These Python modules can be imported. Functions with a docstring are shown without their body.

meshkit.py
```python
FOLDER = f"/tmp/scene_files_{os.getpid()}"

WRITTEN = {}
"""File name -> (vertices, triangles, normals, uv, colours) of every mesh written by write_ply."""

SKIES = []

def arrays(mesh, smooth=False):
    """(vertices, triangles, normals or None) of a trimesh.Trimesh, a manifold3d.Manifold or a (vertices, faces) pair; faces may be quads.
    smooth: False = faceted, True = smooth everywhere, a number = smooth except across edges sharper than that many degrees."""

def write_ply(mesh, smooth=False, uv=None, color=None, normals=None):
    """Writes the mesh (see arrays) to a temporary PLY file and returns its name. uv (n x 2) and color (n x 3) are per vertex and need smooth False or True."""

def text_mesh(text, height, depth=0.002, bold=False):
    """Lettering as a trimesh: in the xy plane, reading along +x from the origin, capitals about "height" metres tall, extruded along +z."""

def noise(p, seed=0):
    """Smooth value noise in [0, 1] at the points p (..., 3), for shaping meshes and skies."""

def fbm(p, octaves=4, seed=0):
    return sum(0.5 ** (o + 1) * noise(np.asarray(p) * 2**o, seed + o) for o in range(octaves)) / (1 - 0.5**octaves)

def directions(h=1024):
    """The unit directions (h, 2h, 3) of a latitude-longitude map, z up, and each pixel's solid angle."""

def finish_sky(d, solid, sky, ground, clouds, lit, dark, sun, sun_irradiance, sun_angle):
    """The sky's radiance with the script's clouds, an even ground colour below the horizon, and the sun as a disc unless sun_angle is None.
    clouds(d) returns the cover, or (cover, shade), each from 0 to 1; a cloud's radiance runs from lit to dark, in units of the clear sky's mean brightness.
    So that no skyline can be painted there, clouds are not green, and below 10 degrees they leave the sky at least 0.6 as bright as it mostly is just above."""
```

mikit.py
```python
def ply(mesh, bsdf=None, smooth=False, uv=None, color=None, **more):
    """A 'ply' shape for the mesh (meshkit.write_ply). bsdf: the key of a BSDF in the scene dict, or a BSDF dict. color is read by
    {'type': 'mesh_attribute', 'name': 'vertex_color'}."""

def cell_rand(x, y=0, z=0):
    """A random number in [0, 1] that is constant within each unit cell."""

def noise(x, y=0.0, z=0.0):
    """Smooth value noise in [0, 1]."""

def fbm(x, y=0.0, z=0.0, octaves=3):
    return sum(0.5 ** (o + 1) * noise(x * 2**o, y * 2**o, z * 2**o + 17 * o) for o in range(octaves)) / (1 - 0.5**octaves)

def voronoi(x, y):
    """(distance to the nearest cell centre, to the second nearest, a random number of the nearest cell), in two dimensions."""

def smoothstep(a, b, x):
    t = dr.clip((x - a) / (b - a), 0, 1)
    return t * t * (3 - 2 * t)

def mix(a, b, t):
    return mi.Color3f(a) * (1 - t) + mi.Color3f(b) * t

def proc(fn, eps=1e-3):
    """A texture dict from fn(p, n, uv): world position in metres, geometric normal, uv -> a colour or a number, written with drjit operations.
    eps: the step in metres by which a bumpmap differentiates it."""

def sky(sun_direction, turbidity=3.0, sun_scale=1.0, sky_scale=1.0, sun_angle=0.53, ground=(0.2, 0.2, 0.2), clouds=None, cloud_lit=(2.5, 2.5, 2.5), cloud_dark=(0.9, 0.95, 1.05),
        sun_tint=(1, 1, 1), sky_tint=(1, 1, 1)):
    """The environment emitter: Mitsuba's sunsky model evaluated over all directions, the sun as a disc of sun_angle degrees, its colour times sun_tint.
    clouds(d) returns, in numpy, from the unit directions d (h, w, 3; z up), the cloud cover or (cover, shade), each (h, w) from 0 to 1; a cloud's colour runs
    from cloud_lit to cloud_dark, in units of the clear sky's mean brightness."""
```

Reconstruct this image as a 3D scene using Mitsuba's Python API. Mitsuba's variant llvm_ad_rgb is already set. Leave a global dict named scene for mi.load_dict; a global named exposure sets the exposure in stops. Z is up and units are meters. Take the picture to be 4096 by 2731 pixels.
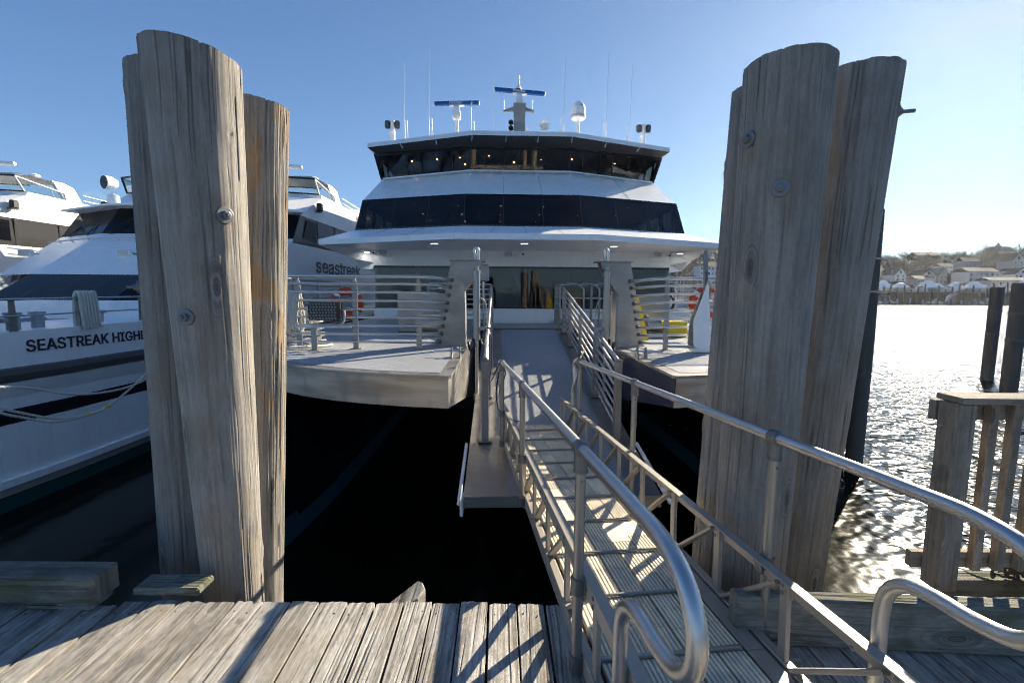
import math, random
import numpy as np, trimesh
import drjit as dr
import mitsuba as mi
import mikit, meshkit
from mikit import noise, fbm, voronoi, cell_rand, smoothstep, mix

# ------------------------------------------------------------------ camera, sky, exposure
PITCH, ROLL = math.radians(6.1), math.radians(0.35)
_fw = np.array([0, math.cos(PITCH), -math.sin(PITCH)])
_up0 = np.array([0, math.sin(PITCH), math.cos(PITCH)])
_up = _up0 * math.cos(ROLL) - np.array([1.0, 0, 0]) * math.sin(ROLL)
EYE = np.array([0, 0, 4.0])
scene = {'type': 'scene'}
labels = {}
scene['camera'] = {'type': 'perspective', 'fov': 96.73, 'fov_axis': 'x', 'near_clip': 0.05, 'far_clip': 5000.0,
                   'to_world': mi.ScalarTransform4f().look_at(origin=EYE.tolist(), target=(EYE + _fw).tolist(), up=_up.tolist())}
SUN_AZ, SUN_EL = math.radians(44.0), math.radians(26.5)
SUN = np.array([math.sin(SUN_AZ) * math.cos(SUN_EL), math.cos(SUN_AZ) * math.cos(SUN_EL), math.sin(SUN_EL)])


def clouds(d):
    az = np.arctan2(d[..., 0], d[..., 1]); el = np.arcsin(np.clip(d[..., 2], -1, 1))
    # thin wisps high up, a few small fair-weather puffs near the horizon
    q = np.stack([az * 9.0, el * 22.0, np.zeros_like(az)], -1)
    wisps = np.clip((meshkit.fbm(q + 131 * 1.7, 5, 131) - 0.44) * 4.5, 0, 1) * np.exp(-((az - 0.86) / 0.17) ** 2 - ((el - 0.47) / 0.10) ** 2)
    q2 = np.stack([az * 16.0, el * 42.0, np.zeros_like(az)], -1)
    puffs = np.clip((meshkit.fbm(q2 + 9.7, 4, 5) - 0.68) * 7, 0, 1) * np.clip((el - 0.05) * 30, 0, 1) * np.clip((0.22 - el) * 14, 0, 1)
    return np.clip(0.7 * wisps + 0.8 * puffs, 0, 1)


scene['sky_light'] = mikit.sky(SUN.tolist(), turbidity=2.0, sun_scale=2.0, sky_scale=0.86, clouds=clouds, sun_tint=(0.87, 0.98, 1.17), sky_tint=(0.86, 0.97, 1.17))
exposure = 2.32

# ------------------------------------------------------------------ helpers
_count = {}


def numbered(key):
    n = _count.get(key, -1) + 1
    _count[key] = n
    return key if n == 0 else f'{key}_{n:03d}'


def thing(name, label, cat, group=None):
    key = numbered(name)
    labels[key] = {'label': label, 'category': cat}
    if group: labels[key]['group'] = group
    return key


def struct(name, kind='structure', label=None, cat=None):
    key = numbered(name)
    labels[key] = {'kind': kind}
    if label: labels[key]['label'] = label
    if cat: labels[key]['category'] = cat
    return key


def put(parent, name, mesh, mat, smooth=30, uv=None, label=None, kind=None, emit=None, color=None, **more):
    """One entry of the scene: a part of parent, or the whole thing when name is None."""
    key = parent if name is None else numbered(f'{parent}__{name}')
    if uv is not None and smooth not in (True, False): smooth = False
    d = mikit.ply(mesh, mat, smooth=smooth, uv=uv, color=color, **more)
    if emit is not None: d['emitter'] = {'type': 'area', 'radiance': {'type': 'rgb', 'value': list(emit)}}
    scene[key] = d
    if label or kind:
        e = labels.setdefault(key, {})
        if label: e['label'] = label
        if kind: e['kind'] = kind
    return key


def M(v, f): return trimesh.Trimesh(np.asarray(v, float), np.asarray(f, int), process=False)


def cat(ms):
    vs, fs, n = [], [], 0
    for m in ms:
        vs.append(np.asarray(m.vertices)); fs.append(np.asarray(m.faces) + n); n += len(m.vertices)
    return M(np.vstack(vs), np.vstack(fs))


def hull(pts):
    return trimesh.convex.convex_hull(np.asarray(pts, float))


def box(c, s, b=0.0, R=None):
    """box of full size s round c, edges chamfered by b"""
    s = np.asarray(s, float) / 2; pts = []
    if b > 0:
        for sx in (-1, 1):
            for sy in (-1, 1):
                for sz in (-1, 1):
                    for k in range(3):
                        p = s.copy(); p -= b; p[k] += b
                        pts.append(p * (sx, sy, sz))
        m = hull(pts)
        v = np.array(m.vertices); f = np.array(m.faces)
    else:
        v = np.array([[x, y, z] for x in (-1, 1) for y in (-1, 1) for z in (-1, 1)]) * s
        f = np.array([[0, 1, 3], [0, 3, 2], [4, 6, 7], [4, 7, 5], [0, 4, 5], [0, 5, 1], [2, 3, 7], [2, 7, 6], [0, 2, 6], [0, 6, 4], [1, 5, 7], [1, 7, 3]])
    if R is not None: v = v @ np.asarray(R).T
    return M(v + np.asarray(c), f)


def bar(p0, p1, w, h, up=(0, 0, 1), b=0.0):
    """straight bar from p0 to p1, w across, h along up"""
    p0, p1 = np.asarray(p0, float), np.asarray(p1, float)
    y = p1 - p0; L = np.linalg.norm(y); y /= L
    x = np.cross(y, up)
    if np.linalg.norm(x) < 1e-6: x = np.cross(y, (0, 1, 0))
    x /= np.linalg.norm(x); z = np.cross(x, y)
    return box((p0 + p1) / 2, (w, L, h), b, np.stack([x, y, z], 1))


def tube(pts, r, n=10, caps=True):
    pts = np.asarray(pts, float); m = len(pts)
    r = np.broadcast_to(np.asarray(r, float), (m,))
    t = np.gradient(pts, axis=0); t /= np.linalg.norm(t, axis=1, keepdims=True) + 1e-12
    a = np.cross(t[0], (0, 0, 1) if abs(t[0][2]) < 0.9 else (1, 0, 0)); a /= np.linalg.norm(a)
    ang = np.arange(n) * 2 * np.pi / n; v = []
    for i in range(m):
        a = a - t[i] * (a @ t[i]); a /= np.linalg.norm(a)
        b = np.cross(t[i], a)
        v.append(pts[i] + r[i] * (np.cos(ang)[:, None] * a + np.sin(ang)[:, None] * b))
    v = np.vstack(v); f = []
    for i in range(m - 1):
        for k in range(n):
            p, q = i * n + k, i * n + (k + 1) % n
            f += [[p, q, q + n], [p, q + n, p + n]]
    if caps:
        c0, c1 = len(v), len(v) + 1
        v = np.vstack([v, pts[0], pts[-1]])
        for k in range(n):
            f += [[c0, (k + 1) % n, k], [c1, (m - 1) * n + k, (m - 1) * n + (k + 1) % n]]
    return M(v, f)


def curve(ctrl, n=8):
    """Catmull-Rom through the control points"""
    P = np.asarray(ctrl, float); P = np.vstack([2 * P[0] - P[1], P, 2 * P[-1] - P[-2]]); out = []
    for i in range(1, len(P) - 2):
        for s in np.linspace(0, 1, n, endpoint=False):
            a, b, c, d = P[i - 1:i + 3]
            out.append(0.5 * (2 * b + (c - a) * s + (2 * a - 5 * b + 4 * c - d) * s * s + (3 * b - a - 3 * c + d) * s ** 3))
    return np.array(out + [P[-2]])


def lathe(profile, c=(0, 0, 0), n=20, axis=None):
    """profile [(r, z)...] turned round z (or axis) at c"""
    pr = np.asarray(profile, float); ang = np.arange(n) * 2 * np.pi / n
    v = np.vstack([np.stack([r * np.cos(ang), r * np.sin(ang), np.full(n, z)], 1) for r, z in pr]); f = []
    for i in range(len(pr) - 1):
        for k in range(n):
            p, q = i * n + k, i * n + (k + 1) % n
            f += [[p, q, q + n], [p, q + n, p + n]]
    if axis is not None:
        z = np.asarray(axis, float) / np.linalg.norm(axis)
        x = np.cross((0, 0, 1) if abs(z[2]) < .9 else (0, 1, 0), z); x /= np.linalg.norm(x)
        v = v @ np.stack([x, np.cross(z, x), z], 1).T
    return M(v + np.asarray(c), f)


def slab(pts, d):
    """a flat polygon (ordered 3D points, convex or fan-safe) given the thickness vector d"""
    pts = np.asarray(pts, float); n = len(pts); d = np.asarray(d, float)
    v = np.vstack([pts, pts + d]); f = []
    for i in range(1, n - 1): f += [[0, i, i + 1], [n, n + i + 1, n + i]]
    for i in range(n):
        j = (i + 1) % n; f += [[i, n + i, n + j], [i, n + j, j]]
    # faces of their own vertices so that edges stay sharp
    m = M(v, f); m.fix_normals(); return m


def plate(pts, t):
    """slab of thickness t behind the polygon (along minus its normal)"""
    p = np.asarray(pts, float); nrm = np.cross(p[1] - p[0], p[2] - p[0]); nrm /= np.linalg.norm(nrm)
    return slab(p, -nrm * t)


def loft(sections, caps=True, closed=True):
    """sections: list of equally long rings of 3D points"""
    S = [np.asarray(s, float) for s in sections]; n = len(S[0]); v = np.vstack(S); f = []
    for i in range(len(S) - 1):
        for k in range(n if closed else n - 1):
            p, q = i * n + k, i * n + (k + 1) % n
            f += [[p, q, q + n], [p, q + n, p + n]]
    if caps:
        for base in (0, (len(S) - 1) * n):
            for k in range(1, n - 1): f.append([base, base + k, base + k + 1] if base else [base, base + k + 1, base + k])
    m = M(v, f); m.fix_normals(); return m


def poly_slab(poly, z0, z1, bev=0.0, off=(0.0, 0.0)):
    """plank-like piece: a polygon in xy (convex-ish), top edges bevelled; returns mesh and uv (x across, y along) with offset"""
    P = np.asarray(poly, float); n = len(P); c = P.mean(0)
    Q = c + (P - c) * (1 - bev / np.maximum(np.abs(P - c).max(0), 1e-6))
    v, uv, f = [], [], []

    def face(a):
        k = len(v)
        for p in a: v.append(p); uv.append((p[0] + off[0] + 0.7 * (p[2] - z1), p[1] + off[1]))
        for i in range(1, len(a) - 1): f.append([k, k + i, k + i + 1])
    face([(*q, z1) for q in Q])
    for i in range(n):
        j = (i + 1) % n
        if bev > 0: face([(*Q[i], z1), (*P[i], z1 - bev), (*P[j], z1 - bev), (*Q[j], z1)])
        face([(*P[i], z1 - bev), (*P[i], z0), (*P[j], z0), (*P[j], z1 - bev)])
    return M(v, f), np.array(uv)


def wood_box(c, s, along=1, off=(0.0, 0.0), b=0.004, R=None, jit=0.0, seed=0):
    """chamfered box with wood uv in metres: u across, v along the axis 'along'"""
    s = np.asarray(s, float); m = box((0, 0, 0), s, b)
    m = M(np.array(m.vertices)[np.array(m.faces).reshape(-1)], np.arange(len(m.faces) * 3).reshape(-1, 3))
    v = np.array(m.vertices)
    nrm = np.repeat(m.face_normals, 3, axis=0)
    o = [k for k in range(3) if k != along]
    a = np.where(np.abs(nrm[:, o[0]]) > np.abs(nrm[:, o[1]]), v[:, o[1]] + 0.37, v[:, o[0]])
    uv = np.stack([a + off[0], v[:, along] + off[1]], 1)
    if R is not None: v = v @ np.asarray(R).T
    return M(v + np.asarray(c), m.faces), uv


def weld(m):
    m = trimesh.Trimesh(m.vertices, m.faces, process=True); return m


def rotz(a): c, s = math.cos(a), math.sin(a); return np.array([[c, -s, 0], [s, c, 0], [0, 0, 1]])
def rotx(a): c, s = math.cos(a), math.sin(a); return np.array([[1, 0, 0], [0, c, -s], [0, s, c]])
def roty(a): c, s = math.cos(a), math.sin(a); return np.array([[c, 0, s], [0, 1, 0], [-s, 0, c]])


def moved(m, R=None, t=(0, 0, 0)):
    v = np.asarray(m.vertices)
    if R is not None: v = v @ np.asarray(R).T
    return M(v + np.asarray(t), m.faces)


# ------------------------------------------------------------------ materials
def bsdf(key, d): scene[key] = d; return key
def principled(key, color, rough=0.5, **k):
    c = color if isinstance(color, dict) else {'type': 'rgb', 'value': list(color)}
    return bsdf(key, {'type': 'twosided', 'bsdf': {'type': 'principled', 'base_color': c, 'roughness': rough, **k}})


def wood_fn(ca, cb, dark, stain, stain_amt, fine=1.0, blotch=1.0):
    def fn(p, n, uv):
        x, y = uv.x, uv.y
        k = dr.floor(y / 40.0)
        t = cell_rand(k, 7)
        warp = 0.018 * noise(x * 5, y * 1.3, k) + 0.012 * noise(x * 13, y * 4, k + 2)
        xw = x + warp
        g1 = smoothstep(0.25, 0.75, fbm(xw * 85 * fine, y * 2.2, k, 3))
        g2 = smoothstep(0.2, 0.8, noise(xw * 260 * fine, y * 9, k + 4))
        broad = smoothstep(0.3, 0.7, fbm(x * 11 + warp * 20, y * 5, k + 1, 4))
        crack = smoothstep(0.74, 0.86, noise(xw * 150 * fine, y * 1.6, k + 9)) * smoothstep(0.35, 0.6, noise(x * 6, y * 2.0, k + 8))
        blot = smoothstep(0.52, 0.72, fbm(x * 8 + 2 * warp, y * 5.5, k + 3, 4))
        kd, _, kr = voronoi(x * 4.2 + 3.3 * k, y * 1.5 + 0.37 * k)
        here = dr.select(kr > 0.70, 1.0, 0.0)
        rings = smoothstep(0.3, 0.7, noise(kd * 55, k)) * (1 - smoothstep(0.16, 0.34, kd)) * here
        knot = (1 - smoothstep(0.03, 0.10, kd)) * here
        c = mix(ca, cb, dr.clip(0.40 * g1 + 0.20 * g2 + 0.30 * broad + 0.34 * noise(x * 150, y * 45, k) - 0.12, 0, 1)) * (0.84 + 0.32 * t)
        c = mix(c, stain, stain_amt * blot)
        c = mix(c, dark, dr.clip(0.5 * crack + 0.35 * rings + 0.55 * knot, 0, 0.8))
        return mix(c, mi.Color3f(0.07, 0.066, 0.062), 0.40 * blotch * smoothstep(0.56, 0.78, fbm(x * 19 + 5 * warp, y * 8, k + 6, 5)))
    return fn


def wood_bump(fine=1.0):
    def fn(p, n, uv):
        x, y = uv.x, uv.y
        k = dr.floor(y / 40.0)
        xw = x + 0.018 * noise(x * 5, y * 1.3, k) + 0.012 * noise(x * 13, y * 4, k + 2)
        g1 = noise(xw * 120 * fine, y * 2.6, k)
        crack = smoothstep(0.70, 0.84, noise(xw * 150 * fine, y * 1.6, k + 9))
        return 0.8 * g1 - 1.0 * crack
    return fn


def wood(key, ca, cb, dark, stain, amt, fine=1.0, bump=0.003, rough=0.85, blotch=1.0):
    bsdf(key, {'type': 'twosided', 'bsdf': {'type': 'bumpmap', 'arbitrary': mikit.proc(wood_bump(fine), 2e-3), 'scale': bump,
                                           'bsdf': {'type': 'principled', 'base_color': mikit.proc(wood_fn(ca, cb, dark, stain, amt, fine, blotch)), 'roughness': rough, 'specular': 0.3}}})


wood('wood_dock', (0.145, 0.134, 0.12), (0.45, 0.432, 0.405), (0.05, 0.045, 0.04), (0.21, 0.175, 0.13), 0.40, bump=0.004)
wood('pile_wood', (0.175, 0.162, 0.147), (0.285, 0.267, 0.248), (0.05, 0.045, 0.04), (0.22, 0.165, 0.11), 0.30, fine=0.8, bump=0.0028, blotch=0.0)
wood('pile_wood_orange', (0.155, 0.145, 0.13), (0.26, 0.245, 0.225), (0.05, 0.04, 0.03), (0.30, 0.17, 0.06), 0.55, fine=0.8, bump=0.006, blotch=0.3)
wood('wood_rail', (0.19, 0.155, 0.12), (0.31, 0.265, 0.21), (0.09, 0.065, 0.045), (0.16, 0.14, 0.10), 0.3, fine=0.7, bump=0.002)
wood('wood_mossy', (0.10, 0.10, 0.085), (0.25, 0.245, 0.215), (0.035, 0.035, 0.028), (0.085, 0.10, 0.04), 0.6, bump=0.005)


def alu_color(p, n, uv):
    b = fbm(p.x * 3 + p.z * 2, p.y * 3, p.z * 5, 3); s = noise(p.x * 14, p.y * 14, p.z * 60)
    return mix((0.20, 0.19, 0.18), (0.40, 0.39, 0.375), dr.clip(0.8 * b + 0.25 * s, 0, 1))


def alu_stain(p, n, uv):
    b = fbm(p.x * 1.3, p.y * 1.3, p.z * 7, 4); s = fbm(p.x * 5, p.y * 4, p.z * 1.2 + 8, 3)
    c = mix((0.43, 0.365, 0.29), (0.68, 0.63, 0.56), smoothstep(0.3, 0.7, b))
    return mix(c, (0.33, 0.325, 0.32), 0.5 * smoothstep(0.52, 0.72, s))


def alu_rough(p, n, uv): return 0.38 + 0.22 * fbm(p.x * 6, p.y * 6, p.z * 6, 3)


principled('alu_pipe', {'type': 'rgb', 'value': [0.58, 0.58, 0.585]}, 0.40, metallic=1.0)
principled('alu_plate', mikit.proc(alu_color), mikit.proc(alu_rough), metallic=0.85)
principled('alu_fascia', mikit.proc(alu_stain), 0.5, metallic=0.55)
principled('galv', {'type': 'rgb', 'value': [0.34, 0.33, 0.31]}, 0.42, metallic=0.8)
principled('gang_frame', {'type': 'rgb', 'value': [0.37, 0.335, 0.29]}, 0.5, metallic=0.45)
principled('clamp_grey', {'type': 'rgb', 'value': [0.19, 0.19, 0.19]}, 0.45, metallic=0.7)
principled('dark_steel', {'type': 'rgb', 'value': [0.10, 0.10, 0.105]}, 0.5, metallic=0.6)
principled('zinc', {'type': 'rgb', 'value': [0.20, 0.20, 0.21]}, 0.5, metallic=0.6)


def tread_color(p, n, uv):
    k = cell_rand(dr.floor(uv.y / 40.0), 3)
    w = fbm(p.x * 4, p.y * 4, 1, 4); s = noise(uv.x * 160, uv.y * 4)
    c = mix((0.66, 0.57, 0.40), (0.90, 0.80, 0.60), dr.clip(0.5 * w + 0.5 * k, 0, 1))
    c = mix(c, (0.44, 0.42, 0.38), 0.5 * smoothstep(0.5, 0.68, fbm(p.x * 9, p.y * 9, 4, 3)))
    q = ((uv.x - 0.0872) - 0.13 * dr.floor((uv.x - 0.0872) / 0.13)) / 0.02093                      # shade painted into the groove colour so that the ribs stand out
    q = q - dr.floor(q)
    groove_shade = dr.select(uv.x < 5, 1 - smoothstep(0.06, 0.36, dr.minimum(q, 1 - q)), 0.0)
    return c * (0.85 + 0.3 * s) * (1 - 0.42 * groove_shade)


principled('tread', mikit.proc(tread_color), 0.6)


def deck_color(p, n, uv):
    a = cell_rand(dr.floor(p.x * 210), dr.floor(p.y * 210)); w = fbm(p.x * 1.2, p.y * 1.2, 2, 4)
    return mi.Color3f(0.27, 0.285, 0.305) * (0.72 + 0.5 * a) * (0.85 + 0.3 * w)


def deck_h(p, n, uv): return noise(p.x * 260, p.y * 260)


bsdf('deck_grey', {'type': 'twosided', 'bsdf': {'type': 'bumpmap', 'arbitrary': mikit.proc(deck_h, 1e-3), 'scale': 0.0012,
                                                'bsdf': {'type': 'principled', 'base_color': mikit.proc(deck_color), 'roughness': 0.55}}})


def white_color(p, n, uv):
    w = fbm(p.x * 0.8, p.y * 0.8, p.z * 1.6, 4); s = fbm(p.x * 9, p.y * 9, p.z * 1.1, 3)
    return mix((0.76, 0.77, 0.78), (0.82, 0.82, 0.82), w) * (1 - 0.07 * smoothstep(0.5, 0.75, s))


principled('white_paint', mikit.proc(white_color), 0.35, specular=0.5)
principled('white_gear', (0.80, 0.80, 0.80), 0.35)
principled('navy_paint', (0.010, 0.014, 0.040), 0.35)
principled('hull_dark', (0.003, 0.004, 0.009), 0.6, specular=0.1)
principled('stripe_black', (0.012, 0.012, 0.016), 0.35)
principled('teal_dark', (0.012, 0.045, 0.075), 0.4)
principled('teal_paint', (0.004, 0.050, 0.055), 0.5)
principled('black_gear', (0.012, 0.012, 0.013), 0.45)
principled('black_frame', (0.010, 0.010, 0.012), 0.3)
principled('rubber_grey', (0.07, 0.07, 0.072), 0.6)
principled('grey_paint', (0.30, 0.31, 0.33), 0.5)
principled('dark_interior', (0.055, 0.047, 0.040), 0.8)
principled('soffit_dark', (0.045, 0.042, 0.042), 0.7)
principled('blue_scanner', (0.010, 0.085, 0.30), 0.35)
principled('letter_navy', (0.020, 0.024, 0.045), 0.4)
principled('letter_white', (0.75, 0.75, 0.75), 0.5)
principled('letter_grey', (0.22, 0.23, 0.26), 0.5)
principled('yellow_paint', (0.62, 0.47, 0.02), 0.4)
principled('orange_foam', (0.60, 0.06, 0.012), 0.55)
principled('rope_white', (0.52, 0.50, 0.45), 0.9)
principled('rope_tan', (0.36, 0.29, 0.16), 0.9)
principled('cord_purple', (0.05, 0.04, 0.09), 0.9)
principled('lens_glass', (0.16, 0.165, 0.165), 0.12, clearcoat=1.0)
principled('lamp_yellow', (0.6, 0.5, 0.12), 0.2)
principled('gps_grey', (0.4, 0.41, 0.42), 0.4)
principled('lamp_face', (0.9, 0.9, 0.85), 0.4)
principled('plastic_grey', (0.45, 0.45, 0.44), 0.5)
principled('jacket_red', (0.28, 0.02, 0.02), 0.4)
principled('house_window', (0.02, 0.025, 0.03), 0.1)
principled('slate_roof', (0.055, 0.052, 0.052), 0.8)
principled('house_white', (0.60, 0.61, 0.62), 0.7)
principled('house_tan', (0.40, 0.36, 0.30), 0.7)
principled('house_grey', (0.30, 0.31, 0.33), 0.7)
principled('house_dark', (0.12, 0.095, 0.085), 0.8)
principled('shrink_wrap', (0.80, 0.81, 0.82), 0.3)
principled('old_pile', (0.10, 0.085, 0.072), 0.9)
principled('pier_dark', (0.055, 0.048, 0.042), 0.85)
principled('conifer', (0.022, 0.035, 0.016), 0.9)
principled('twig', (0.062, 0.050, 0.047), 0.95)
principled('bark', (0.075, 0.060, 0.050), 0.95)
bsdf('pane_dark', {'type': 'thindielectric', 'int_ior': 1.55, 'specular_transmittance': {'type': 'rgb', 'value': [0.30, 0.28, 0.24]}})
bsdf('pane_black', {'type': 'thindielectric', 'int_ior': 1.33, 'specular_transmittance': {'type': 'rgb', 'value': [0.04, 0.044, 0.055]}})
bsdf('pane_teal', {'type': 'thindielectric', 'int_ior': 1.42, 'specular_transmittance': {'type': 'rgb', 'value': [0.10, 0.15, 0.165]}})
bsdf('pane_clear', {'type': 'thindielectric', 'int_ior': 1.5, 'specular_transmittance': {'type': 'rgb', 'value': [0.62, 0.72, 0.74]}})
principled('gloss_black', (0.005, 0.006, 0.009), 0.05, specular=0.16)
principled('gloss_smoke', (0.045, 0.045, 0.048), 0.06, specular=0.6)


def ground_color(p, n, uv):
    w = fbm(p.x * 0.09, p.y * 0.09, 3, 4); s = fbm(p.x * 0.5, p.y * 0.5, 1, 3)
    return mix(mix((0.060, 0.046, 0.040), (0.052, 0.050, 0.032), smoothstep(0.45, 0.6, w)), (0.13, 0.11, 0.085), smoothstep(0.5, 0.7, s))


principled('hill_ground', mikit.proc(ground_color), 0.95)


def wave_h(p, n, uv):
    x, y = p.x, p.y
    a = fbm(x * 0.9 + 0.3 * y, y * 1.5 - 0.2 * x, 0.0, 3)
    b = noise(x * 4.6 + 1.4 * y, y * 6.6 - 1.0 * x, 4.0)
    c = noise(x * 10.5 - 2.0 * y, y * 13.0 + 2.0 * x, 9.0)
    calm = 0.07 + 0.93 * smoothstep(2.5, 7.0, x - 0.18 * y)          # the slip between the hulls is sheltered
    return (a * 0.095 + b * 0.030 + c * 0.013) * calm


bsdf('water_surface', {'type': 'bumpmap', 'arbitrary': mikit.proc(wave_h, 0.02), 'scale': 1.0,
                       'bsdf': {'type': 'roughplastic', 'distribution': 'ggx', 'alpha': 0.016, 'int_ior': 1.31,
                                'diffuse_reflectance': {'type': 'rgb', 'value': [0.003, 0.005, 0.004]}}})

# ------------------------------------------------------------------ water
k = struct('water')
scene[k] = {'type': 'rectangle', 'to_world': mi.ScalarTransform4f().scale([1000, 1000, 1]), 'bsdf': {'type': 'ref', 'id': 'water_surface'}}

# ------------------------------------------------------------------ dock of worn planks
DZ = 2.36
rng = random.Random(4)
struct('dock')
xs = [-5.2 + 0.1495 * i for i in range(56)]
SEAM = 0.030           # the planks run a little askew
broken = {28: 0.05, 27: 0.02}
for i in range(len(xs) - 1):
    x0, x1 = xs[i] + rng.uniform(0.003, 0.008), xs[i + 1] - rng.uniform(0.003, 0.008)
    far = 2.262 + rng.uniform(-0.014, 0.014) - (0.03 if rng.random() < .12 else 0)
    if x0 > 1.15: far = 2.12
    n = 7; edge = []
    for q in range(n + 1):
        t = q / n
        edge.append((x1 + (x0 - x1) * t, far + rng.uniform(-0.006, 0.006) - (0.006 if q in (0, n) else 0) * rng.random() - (0.03 * rng.random() if rng.random() < .05 else 0)))
    near = -2.6
    poly = [(x0 - 0, near), (x1, near)] + edge
    poly = [(x - SEAM * (y - 2.26), y) for x, y in poly]
    m, uv = poly_slab(poly, DZ - 0.045, DZ + rng.uniform(-0.005, 0.004), 0.005, (rng.uniform(-3, 3), 40 * (i + 3) + 12))
    v = np.array(m.vertices); v[:, 2] += rng.uniform(-0.02, 0.02) * (v[:, 0] - (x0 + x1) / 2)
    put('dock', 'plank', M(v, m.faces), 'wood_dock', False, uv)
    nails = [tube([(x0 + f * (x1 - x0), yy, DZ - .002), (x0 + f * (x1 - x0), yy, DZ + .0015)], 0.0045, 6) for f in (.22, .74) for yy in (far - .085 + rng.uniform(-.01, .01),)]
    if -3 < x0 < 2.5: put('dock', 'nail', cat(nails), 'dark_steel', False)
for nm, c, s in (('stringer', (-0.6, 2.16, DZ - 0.18), (9.0, 0.09, 0.24)), ('stringer', (-0.6, 0.9, DZ - 0.18), (9.0, 0.15, 0.24))):
    m, uv = wood_box(c, s, 0, (0, 40 * rng.randint(70, 99)), .008); put('dock', nm, m, 'wood_mossy', False, uv)
for x in (-4.5, -0.35, 2.6):
    m = tube([(x, 1.75, -1.5), (x, 1.75, DZ - .3)], 0.15, 20); put('dock', 'support_pile', m, 'pier_dark', 30)

# a torn off plank end that sticks out beyond the dock's edge
k = thing('driftwood_splinter', 'ragged grey broken timber end jutting out past the middle of the dock edge', 'timber')
pts = [(-0.78, 2.22), (-0.72, 2.18), (-0.50, 2.30), (-0.475, 2.38), (-0.505, 2.45), (-0.53, 2.475), (-0.60, 2.40)]
m, uv = poly_slab([(x, y) for x, y in pts], 2.19, 2.285, 0.012, (0, 40 * 61))
v = np.array(m.vertices); v[:, 2] += 0.32 * (v[:, 0] + 0.72)
put(k, None, M(v, m.faces), 'wood_dock', False, uv)


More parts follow.
